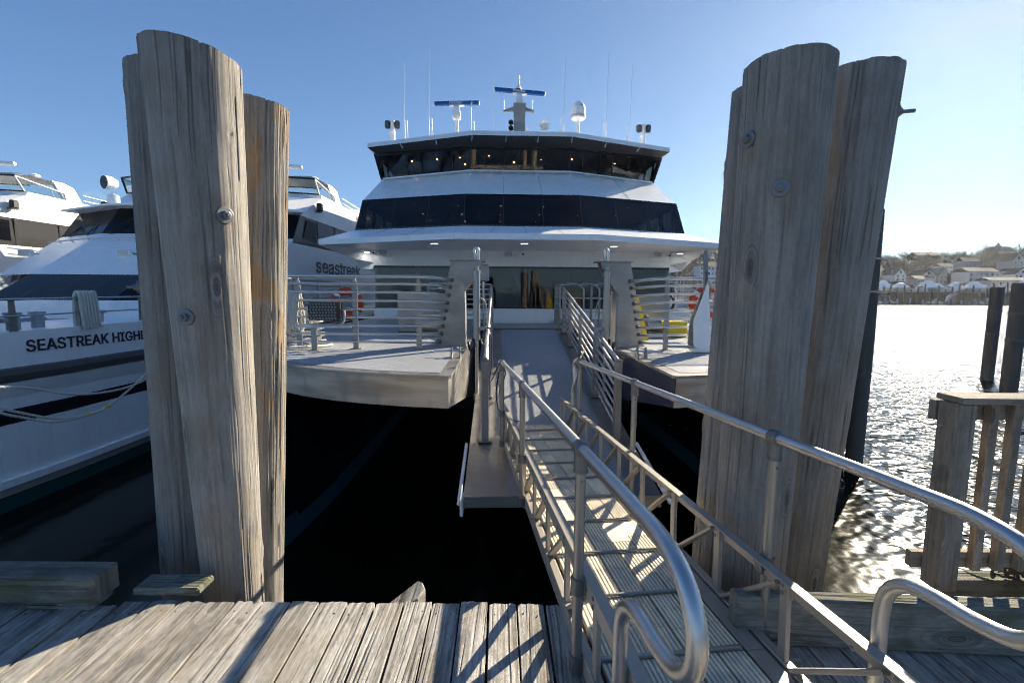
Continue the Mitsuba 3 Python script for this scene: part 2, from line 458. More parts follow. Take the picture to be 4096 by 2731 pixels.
# ------------------------------------------------------------------ timbers on the dock's edge
def timber(label, c, s, along, off, mat='wood_mossy', name='edge_timber', catg='timber', R=None):
    k = thing(name, label, catg)
    m, uv = wood_box((0, 0, 0), s, along, (0.1, off), 0.012)
    v = np.array(m.vertices)
    v += 0.006 * (meshkit.fbm(v * 6.0 + off, 3, 3)[:, None] - 0.5) * np.array([1, 1, 1.0])
    if R is not None: v = v @ R.T
    return put(k, None, M(v + np.asarray(c), m.faces), mat, False, uv)


timber('long mossy square timber lying along the left dock edge in shade', (-3.62, 2.245, 2.475), (3.0, 0.16, 0.145), 0, 40 * 41)
timber('mossy wooden block under the end of the long left edge timber', (-2.33, 2.25, 2.378), (0.36, 0.14, 0.04), 0, 40 * 42, name='timber_block', catg='block')
timber('short flat mossy board beside the left cluster of piles', (-1.86, 2.36, 2.385), (0.36, 0.14, 0.045), 0, 40 * 43, name='edge_board', catg='board')
CR = rotz(-0.055)
timber('long tall edge timber on the right of the gangway under the wooden railing', (2.55, 1.935, 2.485), (3.0, 0.085, 0.235), 0, 40 * 44, R=CR)
timber('small worn block under the left end of the right edge timber', (1.19, 1.90, 2.385), (0.20, 0.12, 0.045), 0, 40 * 45, name='timber_block', catg='block')
timber('mossy beam beyond the right edge timber behind the railing post', (3.4, 2.50, 2.33), (1.8, 0.12, 0.10), 0, 40 * 46, name='mossy_beam', catg='beam')
k = thing('seaweed_clump', 'dark ragged clump of seaweed and rope caught on the mossy beam', 'seaweed')
rr = random.Random(8); ms = []
for i in range(70):
    p = np.array([2.95 + rr.gauss(0, .07), 2.45 + rr.gauss(0, .04), 2.40 + abs(rr.gauss(0, .06))])
    d = np.array([rr.gauss(0, 1), rr.gauss(0, 1), rr.gauss(.4, 1)]) * .035
    ms.append(tube([p, p + d, p + d * 1.6 + (0, 0, -.02)], [.010, .008, .002], 5))
put(k, None, cat(ms), 'old_pile', True)


# ------------------------------------------------------------------ wooden piles
def pile(label, b, t, rb, rt, seed, group=None, zb=-1.2, cut=(0, 0), bolts=(), name='wood_pile', nt=170, nz=150, mat='pile_wood', zref=2.1):
    """b, t: axis points (x, y, z) low (at zref) and at the top; radii there"""
    r = random.Random(seed); k = thing(name, label, 'piling', group)
    b, t = np.asarray(b, float), np.asarray(t, float)
    zs = np.concatenate([np.linspace(zb, 1.6, 14)[:-1], np.linspace(1.6, t[2], nz)])
    th = np.arange(nt) * 2 * np.pi / nt
    s = (zs - b[2]) / (t[2] - b[2])
    ax = b + (t - b) * s[:, None]
    rad = rb + (rt - rb) * s
    TH, Z = np.meshgrid(th, zs)
    q = np.stack([np.cos(TH) * 1.3, np.sin(TH) * 1.3, Z * .45], -1)
    rel = 1 + 0.05 * (meshkit.fbm(q + seed * 3.3, 3, seed) - .5)
    q2 = np.stack([np.cos(TH) * 16, np.sin(TH) * 16, Z * .9], -1)
    d = 0.006 * (meshkit.fbm(q2 + seed, 3, seed + 7) - .5)
    for c in range(26):                                   # drying checks, long thin grooves
        a, z0 = r.uniform(0, 2 * np.pi), r.uniform(1.2, t[2] + .2); L = r.uniform(.25, 1.5); w = r.uniform(.008, .020); dep = r.uniform(.004, .013)
        aa = a + 0.05 * np.sin(Z * r.uniform(1, 3) + r.uniform(0, 6)) * r.uniform(.2, 1)
        da = (TH - aa + np.pi) % (2 * np.pi) - np.pi
        d -= dep * np.exp(-(da / w) ** 2) * np.clip(1 - ((Z - z0) / L) ** 2, 0, 1)
    for c in range(9):                                    # knots
        a, z0 = r.uniform(0, 2 * np.pi), r.uniform(1.8, t[2]); da = (TH - a + np.pi) % (2 * np.pi) - np.pi
        g = np.exp(-((da * rb / .028) ** 2 + ((Z - z0) / .05) ** 2)); d += r.uniform(.004, .011) * g - .012 * np.exp(-((da * rb / .010) ** 2 + ((Z - z0) / .012) ** 2))
    R = rad[:, None] * rel + d
    V = np.stack([ax[:, 0:1] + R * np.cos(TH), ax[:, 1:2] + R * np.sin(TH), Z], -1)
    # the saw cut leans: shear the upper end
    lift = np.clip((Z - (t[2] - .5)) / .5, 0, 1) * (cut[0] * np.cos(TH) + cut[1] * np.sin(TH)) * rt
    rimn = (meshkit.fbm(np.stack([np.cos(TH) * 4, np.sin(TH) * 4, 0 * TH + seed], -1), 3, seed) - .5) * np.clip((Z - (t[2] - .06)) / .06, 0, 1)
    V[..., 2] += lift + .014 * rimn
    for c in range(5):                                    # splits that run down from the cut end
        a = r.uniform(0, 2 * np.pi); L = r.uniform(.3, 1.1); da = (TH - a - .03 * np.sin(Z * 5) + np.pi) % (2 * np.pi) - np.pi
        g = .016 * np.exp(-(da / .014) ** 2) * np.clip((Z - (t[2] - L)) / L, 0, 1); V[..., 0] -= g * np.cos(TH); V[..., 1] -= g * np.sin(TH)
    u = np.arange(nt + 1) * (2 * np.pi * .2 / nt)
    Vw = np.concatenate([V, V[:, :1]], 1); n1 = nt + 1
    uv = np.stack(np.broadcast_arrays(u[None, :], zs[:, None] + 40 * (seed + 200) + 10), -1)
    idx = np.arange(len(zs) * n1).reshape(len(zs), n1)
    f = np.concatenate([np.stack([idx[:-1, :-1], idx[:-1, 1:], idx[1:, 1:]], -1).reshape(-1, 3), np.stack([idx[:-1, :-1], idx[1:, 1:], idx[1:, :-1]], -1).reshape(-1, 3)])
    v = Vw.reshape(-1, 3)
    put(k, 'shaft', M(v, f), mat, True, uv.reshape(-1, 2))
    rim = V[-1] ; c = rim.mean(0)
    tv = np.vstack([rim, c]); tf = [[i, (i + 1) % nt, nt] for i in range(nt)]
    put(k, 'cut_end', M(tv, tf), mat, False, tv[:, :2] * .3 + (0, 40 * (seed + 260) + 5))
    for (a, z, out) in bolts:
        sz = (z - b[2]) / (t[2] - b[2]); p = b + (t - b) * sz; rr_ = rb + (rt - rb) * sz
        n = np.array([math.cos(a), math.sin(a), 0]); p = p + n * (rr_ + .001)
        kb = put(k, 'bolt', lathe([(0, -.03), (.043, -.03), (.043, .008), (.040, .010), (.019, .0105), (0, .0105)], p, 24, n), 'zinc', 30)
        hexa = [(.021 * math.cos(q * math.pi / 3), .021 * math.sin(q * math.pi / 3)) for q in range(6)]
        put(kb, 'nut', lathe([(0, .010), (.0225, .010), (.0225, .028), (.016, .031), (0, .031)], p, 6, n), 'zinc', False)
        put(kb, 'stud', lathe([(0, .03), (.0105, .03), (.0105, .031 + out), (.008, .034 + out), (0, .034 + out)], p, 12, n), 'zinc', 30)
    return k


D = math.radians
pile('thick grey front pile of the left cluster with two bolts and a slanting knot', (-1.722, 2.66, 2.1), (-1.625, 2.44, 5.175), .160, .217, 1, cut=(-.10, -.04),
     bolts=((D(-32), 4.385, .012), (D(-93), 3.865, .014)))
pile('dark shaded pile at the left back of the left cluster with a side bolt', (-2.125, 2.86, 2.1), (-2.075, 2.83, 5.29), .168, .172, 2, bolts=((D(205), 4.02, .03),))
pile('weathered pile on the right of the left cluster, split and streaked with orange', (-1.775, 3.04, 2.1), (-1.575, 2.98, 5.155), .150, .158, 3, cut=(-.12, 0), mat='pile_wood_orange')
pile('pile hidden behind the left cluster, only its dark edge showing', (-2.33, 3.20, 2.1), (-2.40, 3.22, 5.45), .16, .17, 4)
pile('broad grey front pile of the right cluster with two bolts beside the gangway', (1.432, 2.60, 2.1), (1.412, 2.47, 5.165), .190, .212, 5,
     bolts=((D(-118), 4.52, .006), (D(-166), 4.79, .004)))
pile('leaning grey pile at the right of the right cluster with a long protruding stud', (1.838, 2.80, 2.1), (1.983, 2.755, 5.255), .172, .202, 6,
     bolts=((D(-15), 5.03, .06),))
pile('dark rough pile behind the left side of the right cluster', (1.315, 2.82, 2.1), (1.42, 2.82, 5.19), .120, .125, 7)

# ------------------------------------------------------------------ gangway (aluminium, ribbed treads, pipe handrails)
GA, GL = np.array([-0.118, 0.993]), np.array([0.993, 0.118])


def gw(s, h, z):
    s, h, z = np.broadcast_arrays(np.asarray(s, float), h, z)
    return np.stack([0.288 + GA[0] * s + GL[0] * h, 1.82 + GA[1] * s + GL[1] * h, 2.365 - 0.047 * s + z], -1)


GR = np.stack([[GL[0], GL[1], 0], [GA[0], GA[1], -0.047], [0.0, 0.047, 1.0]], 1)     # columns: across, along, up


def gbox(c, s, b=0.0): return box(gw(*[c[1], c[0], c[2]]), s, b, GR)


gk = thing('gangway', 'tan aluminium gangway with ribbed treads and looped pipe handrails, leading to the ferry ramp', 'gangway')
S0, S1 = -1.75, 4.13
rng = random.Random(12)
for side, h in (('left', 0.045), ('right', 0.866)):
    sg = -1 if side == 'left' else 1
    put(gk, 'bottom_chord', cat([gbox((h, (S0 + S1) / 2, .045), (.045, S1 - S0, .09), .004), gbox((h - sg * .035, (S0 + S1) / 2, .012), (.05, S1 - S0, .008))]), 'gang_frame', 30)
    put(gk, 'top_chord', cat([gbox((h + sg * .014, (S0 + S1) / 2, .405), (.008, S1 - S0, .066)), gbox((h - sg * .006, (S0 + S1) / 2, .436), (.048, S1 - S0, .007), .002)]), 'gang_frame', 30)
    i = 0
    for s in np.arange(S0 + .12, S1 - .02, .50):
        put(gk, 'upright', cat([gbox((h - sg * .001, s, .255), (.022, .048, .345), .003), gbox((h + sg * .008, s, .40), (.006, .052, .075), .002)]), 'gang_frame', 30)
        if s + .45 < S1: put(gk, 'brace', bar(gw(s + .045, h - sg * .004,   .405), gw(s + .43, h - sg * .004, .085), .018, .046, GR[:, 0], .003), 'gang_frame', 30)
        rv = [lathe([(.010, 0), (.009, .003), (.005, .005), (0, .0055)], gw(s + a, h + (.022 if h > .5 else -.0225) * (1 if h < .5 else -1), zz), 8, -sg * GR[:, 0] * 1.0) for a, zz in ((0, .385), (0, .42), (.16, .40))]
        for m in rv: put(gk, 'rivet', m, 'zinc', 30)
# treads: planks with fine ribs, bay by bay between the cleats
HW = np.linspace(0.085, 0.735, 6)              # 5 planks of 6 ribs
bays = np.arange(S0, S1 + .01, .42)
for bi in range(len(bays) - 1):
    a, b = bays[bi], min(bays[bi + 1], S1)
    for pi in range(5):
        h0, h1 = HW[pi] + .0022, HW[pi + 1] - .0022
        cuts = [a + .004] + ([a + rng.uniform(.12, .3)] if rng.random() < .75 else []) + [b - .004]
        for ci in range(len(cuts) - 1):
            c0, c1 = cuts[ci] + (.0015 if ci else 0), cuts[ci + 1] - .0015
            smooth_top = rng.random() < .16
            nr = 6; prof = [(h0, .066)]
            if smooth_top: prof += [(h0, .0895), (h1, .0895)]
            else:
                w = (h1 - h0) / nr
                for q in range(nr):
                    x = h0 + q * w
                    prof += [(x + .10 * w, .0865), (x + .24 * w, .0905), (x + .74 * w, .0905), (x + .88 * w, .0865)]
            prof += [(h1, .066)]
            P = np.array(prof); ring0, ring1 = gw(c0, P[:, 0], P[:, 1] - rng.uniform(0, .0015)), gw(c1, P[:, 0], P[:, 1] - rng.uniform(0, .0015))
            v, uv, f = [], [], []; off = 40 * rng.randint(5, 400)
            for q in range(len(P)):
                r_ = (q + 1) % len(P); kk = len(v)
                v += [ring0[q], ring0[r_], ring1[r_], ring1[q]]; sh_ = 9.0 if smooth_top else 0.0; uv += [(P[q, 0] + sh_, c0 + off + 8), (P[r_, 0] + sh_, c0 + off + 8), (P[r_, 0] + sh_, c1 + off + 8), (P[q, 0] + sh_, c1 + off + 8)]
                f += [[kk, kk + 1, kk + 2], [kk, kk + 2, kk + 3]]
            for ring, fl in ((ring0, 0), (ring1, 1)):
                kk = len(v); v += list(ring); uv += [(0, off + 8)] * len(P)
                for q in range(1, len(P) - 1): f.append([kk, kk + q, kk + q + 1])
            put(gk, 'tread_plank', M(v, f), 'tread', False, np.array(uv))
    m = gbox((.787, (a + b) / 2, .0785), (.085, b - a - .004, .016), .003)
    put(gk, 'edge_strip', m, 'gang_frame', 30)
for s in bays[:-1] + .005:
    put(gk, 'cleat', cat([gbox((.39, s, .101), (.66, .018, .014), .004), gbox((.39, s + .016, .094), (.66, .006, .008)), *[gbox((hh, s, .109), (.010, .010, .004), .001) for hh in (.1, .27, .44, .61)]]), 'galv', 30)
for s in np.arange(S0 + .2, S1, .84):
    put(gk, 'cross_beam', gbox((.455, s, .03), (.86, .05, .05)), 'gang_frame', 30)
put(gk, 'end_plate', gbox((.455, S1 + .012, .05), (.80, .02, .07), .002), 'gang_frame', 30)
RR = 0.0235
for side, h, ss in (('left', 0.0, (0.0, 1.71, 3.37)), ('right', 0.912, (0.06, 1.70, 3.36))):
    top = 1.0
    near = [(-.05, 1.0), (-.55, 1.0), (-.74, .995), (-.86, .96), (-.925, .88), (-.925, .79), (-.865, .725), (-.76, .705), (-.66, .705), (-.575, .69), (-.52, .64), (-.50, .56), (-.50, .40), (-.50, .06)]
    far = [(3.37, 1.0), (3.50, 1.0), (3.575, .985), (3.61, .93), (3.60, .84), (3.575, .77), (3.585, .70), (3.63, .655), (3.655, .60), (3.66, .52), (3.66, .06)]
    put(gk, 'handrail', tube(gw(*np.array([(s, h, z) for s, z in ((s, z) for s, z in [(p[0], p[1]) for p in curve([(a, b) for a, b in near[::-1]] + [(1.0, 1.0), (2.2, 1.0)] + far, 7)])]).T), RR, 16), 'alu_pipe', True)
    for s in ss:
        put(gk, 'rail_post', tube(gw([s, s], h, [.02, .985]), .0225, 16), 'galv', 30)
        put(gk, 'rail_collar', cat([tube(gw([s - .028, s - .024, s + .024, s + .028], h, 1.0), [.029, .033, .033, .029], 18), tube(gw([s, s], h, [.905, .985]), [.029, .029], 16),
                                    tube(gw([s, s], h, [.898, .910]), [.0315, .0315], 16), lathe([(.007, 0), (.006, .004), (0, .005)], gw(s - .023, h, .865), 8, -GR[:, 1])]), 'clamp_grey', 30)
        for z in (.40, .045):
            put(gk, 'post_clamp', cat([tube(gw([s, s], h, [z - .035, z + .035]), [.0315, .0315], 16), gbox((h + (.032 if h < .5 else -.032), s, z), (.03, .055, .07), .004),
                                       tube(gw([s - .045, s + .045], h + (.032 if h < .5 else -.032), z), .009, 8)]), 'clamp_grey', 30)
put(gk, 'end_upright', gbox((.866, 4.10, .24), (.02, .035, .40), .003), 'gang_frame', 30)

# cord and twine tied between gangway and ramp rails
def wob(pts, amp, seed):
    r = random.Random(seed); return curve([np.asarray(p) + [r.gauss(0, amp) for _ in range(3)] for p in pts], 6)


# ------------------------------------------------------------------ wooden railing on the right
fk = thing('wooden_railing', 'wooden dock railing with thick post, flat cap board and square balusters at the right edge', 'railing')
WY = 2.19
for i, x in enumerate((2.19, 4.0)):
    m, uv = wood_box((x, WY, 3.0), (.098, .105, .96), 2, (.2 * i, 40 * (500 + i) + 9), .006); put(fk, 'post', m, 'wood_rail', False, uv)
m, uv = wood_box((3.165, WY + .01, 3.497), (2.02, .145, .030), 0, (0, 40 * 510 + 5), .004); put(fk, 'cap_board', m, 'wood_rail', False, uv)
m, uv = wood_box((3.135, WY + .078, 3.425), (2.0, .038, .10), 0, (0, 40 * 511 + 5), .004); put(fk, 'top_rail', m, 'wood_rail', False, uv)
m, uv = wood_box((3.115, WY + .078, 2.625), (2.04, .038, .085), 0, (0, 40 * 512 + 5), .004); put(fk, 'bottom_rail', m, 'wood_rail', False, uv)
for i in range(13):
    x = 2.40 + i * .117
    if abs(x - 4.0) < .07: continue
    m, uv = wood_box((x, WY + .036, 3.03), (.044, .040, .88), 2, (.05 * i, 40 * (520 + i) + 7), .003); put(fk, 'baluster', m, 'wood_rail', False, uv)

# ------------------------------------------------------------------ standing piles farther out
ck = thing('mooring_dolphin', 'dark cluster of bound mooring piles with rope round it, seen past the right pile cluster', 'dolphin')
for i, (x, y, r) in enumerate(((7.55, 10.3, .20), (7.25, 10.1, .18), (7.82, 10.05, .18))):
    put(ck, 'pile', tube([(x, y, -1), (x, y, 3), (x - .02 * i, y, 6.05 - .12 * i)], [r * .92, r, r * 1.03], 24), 'old_pile', 30)
for z in (4.05, 4.75):
    a = np.linspace(0, 2 * np.pi, 40); put(ck, 'rope_wrap', tube(np.stack([7.6 + .60 * np.cos(a), 10.15 + .42 * np.sin(a), np.full(40, z) + .02 * np.sin(3 * a)], 1), .022, 6), 'rope_white', True)
for lab, x, y, r, zt, sd in (('thinner left hand pile of the two standing in glittering water', 22.75, 21.5, .24, 4.40, 21), ('thicker right hand pile of the two standing in glittering water', 20.75, 18.7, .28, 4.52, 22)):
    k = thing('water_pile', lab, 'piling')
    put(k, 'shaft', lathe([(r, -1), (r * .98, 2), (r, zt - .02), (r * .96, zt), (0, zt)], (x, y, 0), 28), 'old_pile', 30)
    for z in (2.1, 3.2): put(k, 'band', lathe([(r * 1.0, z), (r * 1.05, z + .02), (r * 1.05, z + .12), (r, z + .14)], (x, y, 0), 28), 'dark_steel', 30)

# ------------------------------------------------------------------ the ferry that the gangway leads to
FA = np.array([[1, -.03], [.03, 1]]) / math.sqrt(1.0009)
FO = np.array([0.52, 4.5])


SUPER = [1.0, (0.0, 0.0, 0.0)]            # size and place of what is being built, in the ferry's own axes


def fx(P):
    P = np.asarray(P, float) * SUPER[0] + SUPER[1]; xy = P[..., :2] @ FA.T + FO
    return np.concatenate([xy, P[..., 2:]], -1)


def fm(m): return M(fx(np.asarray(m.vertices)), m.faces)
def fput(parent, name, mesh, mat, smooth=30, **k): return put(parent, name, fm(mesh), mat, smooth, **k)


FK = thing('passenger_ferry', 'large white passenger ferry head on, with dark window bands, radar mast and aluminium bow rails', 'ferry')
DK = 3.17
NW = 1.13                                      # half width of the notch in which the ramp lies
front = [(1.16, .02), (1.6, .10), (2.05, .22), (2.45, .37), (2.85, .57), (3.25, .86), (3.65, 1.28), (4.0, 1.85), (4.3, 2.7), (4.5, 3.8), (4.62, 5.2), (4.7, 7.0)]
for sg in (-1, 1):
    # deck of one side: notch edge and outer curve
    outer = [(sg * u, v) for u, v in front]
    poly = [(sg * NW, 6.1), (sg * NW, .06)] + outer + [(sg * 4.7, 12.0), (0, 12.0), (0, 6.1)]
    inner = []
    P = np.array(poly)
    top = []
    # unpainted margin plate lies proud of the fascia; the grip-coated deck is a sheet 4 mm above it
    m = slab([(x, y, DK) for x, y in ([(sg * NW, .06)] + outer + [(sg * 4.7, 12.0), (sg * NW, 12.0)])], (0, 0, -.03)); fput(FK, 'margin_plate', m, 'alu_plate', False)
    ins = [(sg * (NW + .13), 12.0), (sg * (NW + .13), .19)] + [(sg * (u - .02 - .10 * min(1, i / 4)), v + .14 - .06 * min(1, i / 8)) for i, (u, v) in enumerate(front) if i > 0] + [(sg * 4.55, 12.0)]
    m = slab([(x, y, DK + .004) for x, y in ins], (0, 0, -.002)); fput(FK, 'grip_deck', m, 'deck_grey', False)
    # bow fascia
    sec = []
    for u, v in front: sec.append([(sg * u, v + .012, DK - .03), (sg * u * .998, v + .03, DK - .19), (sg * u * .995, v + .055, DK - .345)])
    v = np.array(sec).reshape(-1, 3); f = []
    for i in range(len(sec) - 1):
        for q in range(2): a = i * 3 + q; f += [[a, a + 1, a + 4], [a, a + 4, a + 3]]
    fput(FK, 'bow_fascia', M(v, f), 'alu_fascia', 20)
    # inboard wall of the notch and underside
    m = slab([(sg * (NW + .03), .05, DK - .03), (sg * (NW + .03), 6.1, DK - .03), (sg * (NW + .03), 6.1, 1.6), (sg * (NW + .03), 2.6, 2.35), (sg * (NW + .03), .09, DK - .345)], (sg * .012, 0, 0))
    fput(FK, 'notch_wall', m, 'alu_plate' if sg < 0 else 'navy_paint', False)
    und = [(sg * (NW + .03), .09, DK - .345)] + [(sg * u * .995, v + .055, DK - .345) for u, v in front] + [(sg * 4.65, 36, DK - .345), (0, 36, DK - .345), (0, 6.3, DK - .345), (sg * (NW + .03), 6.3, DK - .345)]
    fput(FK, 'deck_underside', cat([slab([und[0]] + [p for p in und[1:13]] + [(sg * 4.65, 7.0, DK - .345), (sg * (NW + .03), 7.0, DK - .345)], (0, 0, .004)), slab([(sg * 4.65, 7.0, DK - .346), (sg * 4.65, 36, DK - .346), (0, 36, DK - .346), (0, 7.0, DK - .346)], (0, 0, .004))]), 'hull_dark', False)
    # slender demi hull under the outer part of the deck; the tunnel between the hulls stays open
    secs, boot = [], []
    for vv, ui, uo, c in ((1.9, 4.02, 4.10, 4.06), (2.6, 3.80, 4.28, 4.05), (4.0, 3.68, 4.50, 4.1), (7.0, 3.62, 4.68, 4.15), (12.0, 3.6, 4.72, 4.15), (36.0, 3.6, 4.72, 4.15)):
        k_ = min(1.0, (vv - 1.85) / 3.0)
        ring_ = [(ui - .25 * k_, vv, DK - .36), (ui, vv, 1.5), (c - .36 * k_ - .01, vv + .25, 0.05), (c, vv + .4, -.9), (c + .36 * k_ + .01, vv + .25, 0.05), (uo, vv, 1.5), (uo, vv, DK - .36)]
        secs.append([(sg * a, b, z) for a, b, z in ring_])
        boot.append([(sg * (c - .36 * k_ - .03), vv + .25, -.05), (sg * (c - .36 * k_ - .05), vv + .25, .46), (sg * (c - .36 * k_ + .05), vv + .25, .46)])
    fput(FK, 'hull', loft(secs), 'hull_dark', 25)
    fput(FK, 'boot_stripe', loft(boot), 'teal_dark', 25)
# middle of the deck behind the ramp hinge, with hinge line
fput(FK, 'deck_middle', slab([(-NW, 6.1, DK + .001), (NW, 6.1, DK + .001), (NW, 12, DK - .21), (-NW, 12, DK - .21)], (0, 0, -.05)), 'deck_grey', False)
fput(FK, 'hinge_plate', box((0, 6.12, DK + .006), (2.0, .30, .008), .002), 'alu_plate', False)
fput(FK, 'cross_bulkhead', box((0, 6.16, 2.4), (2.3, .05, 1.5)), 'navy_paint', False)

# bow ramp
R0, R1, RZ1 = -.12, 6.0, DK - .01
rsl = .194
def rz(v): return RZ1 - rsl * (6.0 - v)
RPM = fput(FK, 'ramp', cat([slab([(-1.0, R0, rz(R0)), (1.0, R0, rz(R0)), (1.0, R1, rz(R1)), (-1.0, R1, rz(R1))], (0, 0, -.012)), slab([(-1.0, R0, rz(R0) - .013), (1.0, R0, rz(R0) - .013), (1.0, R0 + .02, rz(R0) - .013), (-1.0, R0 + .02, rz(R0) - .013)], (0, 0, -.10)),
                            *[slab([(a, R0 + .02, rz(R0) - .014), (a + .02, R0 + .02, rz(R0) - .014), (a + .02, R1, rz(R1) - .014), (a, R1, rz(R1) - .014)], (0, 0, -.12)) for a in (-1.0, -.4, .4, .98)]]), 'alu_plate', False, label='wide hinged bow ramp with grey grip coating between bare edges')
fput(RPM, 'grip_coating', slab([(-.56, R0 + .01, rz(R0 + .01) + .004), (.70, R0 + .01, rz(R0 + .01) + .004), (.66, R1, rz(R1) + .004), (-.60, R1, rz(R1) + .004)], (0, 0, -.003)), 'deck_grey', False)
fput(RPM, 'edge_wing', cat([box((-1.035, R0 + .42, rz(R0 + .42) + .02), (.035, 1.15, .05), .012, rotx(math.atan(rsl))), box((-1.02, R0 + .10, rz(R0) - .12), (.03, .25, .16), .01)]), 'white_paint', 30)
fput(RPM, 'edge_wing', box((1.035, R0 + .42, rz(R0 + .42) + .02), (.035, 1.15, .05), .012, rotx(math.atan(rsl))), 'white_paint', 30)
for sg in (-1, 1):
    u = sg * .815
    pv = (.98, 2.28, 3.55, 4.75, 5.72)
    for i, v in enumerate(pv):
        z = rz(v)
        if i == 0: m = cat([box((u, v, z + .5), (.085, .085, 1.0), .008), box((u, v, z + .008), (.17, .17, .014), .002), box((u, v, z + 1.004), (.095, .095, .010), .003)])
        else: m = cat([plate([(u - .045, v, z), (u + .045, v, z), (u + .045, v, z + .90), (u + .02, v, z + 1.0), (u - .02, v, z + 1.0), (u - .045, v, z + .90)], .014), box((u, v, z + .008), (.15, .16, .014), .002)])
        fput(RPM, 'rail_post', m, 'alu_plate', 30)
    for q in range(8):
        h = .99 - q * .118
        va, vb = (.98, 5.72) if q else (1.02, 5.74)
        fput(RPM, 'rail_pipe', tube([(u - sg * .0, va, rz(va) + h), (u, vb, rz(vb) + h)], .0245 if q == 0 else .0175, 12), 'alu_pipe', True)
    # lift cylinder, rod, clevis, valve and hose
    cu, cv = sg * .985, 2.42
    fput(FK, 'lift_cylinder', cat([lathe([(.0, 3.28), (.052, 3.28), (.052, 4.28), (.056, 4.285), (.056, 4.33), (.03, 4.34), (.03, 4.40), (0, 4.40)], (cu, cv, 0), 20)]), 'galv', 30)
    fput(FK, 'lift_rod', tube([(cu, cv, 2.36), (cu, cv, 3.30)], .024, 14), 'alu_pipe', 30)
    fput(FK, 'clevis', cat([box((cu, cv, 2.40), (.09, .07, .09), .008), plate([(cu - .02, cv, 2.38), (cu + .02, cv, 2.38), (cu + .02, cv, 2.10), (cu - .02, cv, 2.10)], .03)]), 'alu_plate', 30)
    hs = curve([(cu + sg * -.06, cv - .02, 3.30), (cu - sg * .10, cv - .04, 3.22), (cu - sg * .16, cv, 3.34), (cu - sg * .16, cv + .02, 3.6), (cu - sg * .13, cv + .02, 3.85), (cu - sg * .05, cv + .01, 3.93)], 6)
    fput(FK, 'hydraulic_line', tube(hs, .010, 8), 'galv', True)
    fput(FK, 'valve', cat([box((cu - sg * .10, cv - .02, 3.46), (.09, .05, .05), .008), lathe([(.0, 0), (.022, 0), (.022, .04), (0, .04)], (cu - sg * .17, cv - .02, 3.46), 10, (-sg, 0, 0))]), 'galv', 30)
    fput(FK, 'hose', tube(curve([(cu + sg * .05, cv - .05, 3.30), (cu + sg * .03, cv - .10, 3.20), (cu + sg * .09, cv - .08, 3.14), (cu + sg * .13, cv, 3.25)], 6), .020, 8), 'black_gear', True)
    # pillar of the ramp lift: web plate, box side, cap and bracket
    a, b, c, d = sg * 1.62, sg * 1.18, sg * 1.20, sg * 1.36
    fput(FK, 'lift_pillar', cat([plate([(a, 2.55, DK), (b, 2.55, DK), (c, 2.55, 4.47), (d, 2.55, 4.47)], .02) , slab([(b, 2.54, DK), (b, 2.86, DK), (c, 2.80, 4.47), (c, 2.54, 4.47)], (-sg * .02, 0, 0)),
                                 slab([(a, 2.88, DK), (b, 2.88, DK), (c, 2.82, 4.47), (d, 2.82, 4.47)], (0, .02, 0)), slab([(a, 2.56, DK), (a, 2.88, DK), (d, 2.82, 4.47), (d, 2.56, 4.47)], (sg * .02, 0, 0))]), 'alu_plate', False)
    fput(FK, 'pillar_cap', box((sg * 1.12, 2.64, 4.48), (.56, .34, .018), .004), 'alu_plate', 30)
    fput(FK, 'pillar_bracket', cat([plate([(sg * 1.195, 2.52, 4.47), (sg * .90, 2.52, 4.47), (sg * .93, 2.52, 4.38), (sg * 1.16, 2.52, 4.02), (sg * 1.195, 2.52, 3.98)], .02), plate([(sg * 1.195, 2.74, 4.47), (sg * .90, 2.74, 4.47), (sg * .93, 2.74, 4.38), (sg * 1.16, 2.74, 4.02), (sg * 1.195, 2.74, 3.98)], .02)]), 'alu_plate', False)
    fput(FK, 'lifting_eye', tube(np.concatenate([[(sg * 1.0, 2.6, 4.49)], [(sg * 1.0 + .035 * math.cos(q) * 1.0, 2.6 + .0 * q, 4.64 + .04 * math.sin(q)) for q in np.linspace(math.pi, 0, 8)], [(sg * 1.0 + .03, 2.6, 4.49)]]), .022, 8), 'alu_pipe', True)
    for q in range(9): pass
    # bow rail: eight pipes and a heavier top rail curving into the pillar
    pu = (1.80, 2.72, 3.58)
    for q in range(9):
        h = 1.05 if q == 0 else 1.05 - .105 - (q - 1) * .1195
        pillar_u = 1.36 + (1.62 - 1.36) * (1 - (h) / 1.30) - .04
        cp = [(sg * pillar_u, 2.53, DK + h - .035), (sg * (pillar_u + .07), 2.32, DK + h - .03), (sg * (pillar_u + .22), 2.15, DK + h - .01), (sg * 1.9, 2.10, DK + h), (sg * 2.8, 2.14, DK + h), (sg * 3.45, 2.20, DK + h), (sg * 3.85, 2.45, DK + h), (sg * 4.12, 2.95, DK + h), (sg * 4.3, 3.8, DK + h), (sg * 4.42, 5.4, DK + h), (sg * 4.46, 7.9, DK + h)]
        if sg > 0 and q >= 7: cp = cp[:4] + [(sg * 2.12, 2.10, DK + h)]
        fput(FK, 'bow_rail', tube(curve(cp, 7), .0235 if q == 0 else .0175, 12), 'alu_pipe', True)
        # weld ring at the pillar
        fput(FK, 'weld_collar', lathe([(.030, 0), (.032, .008), (.022, .03)], (sg * pillar_u, 2.53, DK + h - .035), 12, (0, -1, 0)), 'alu_plate', 30)
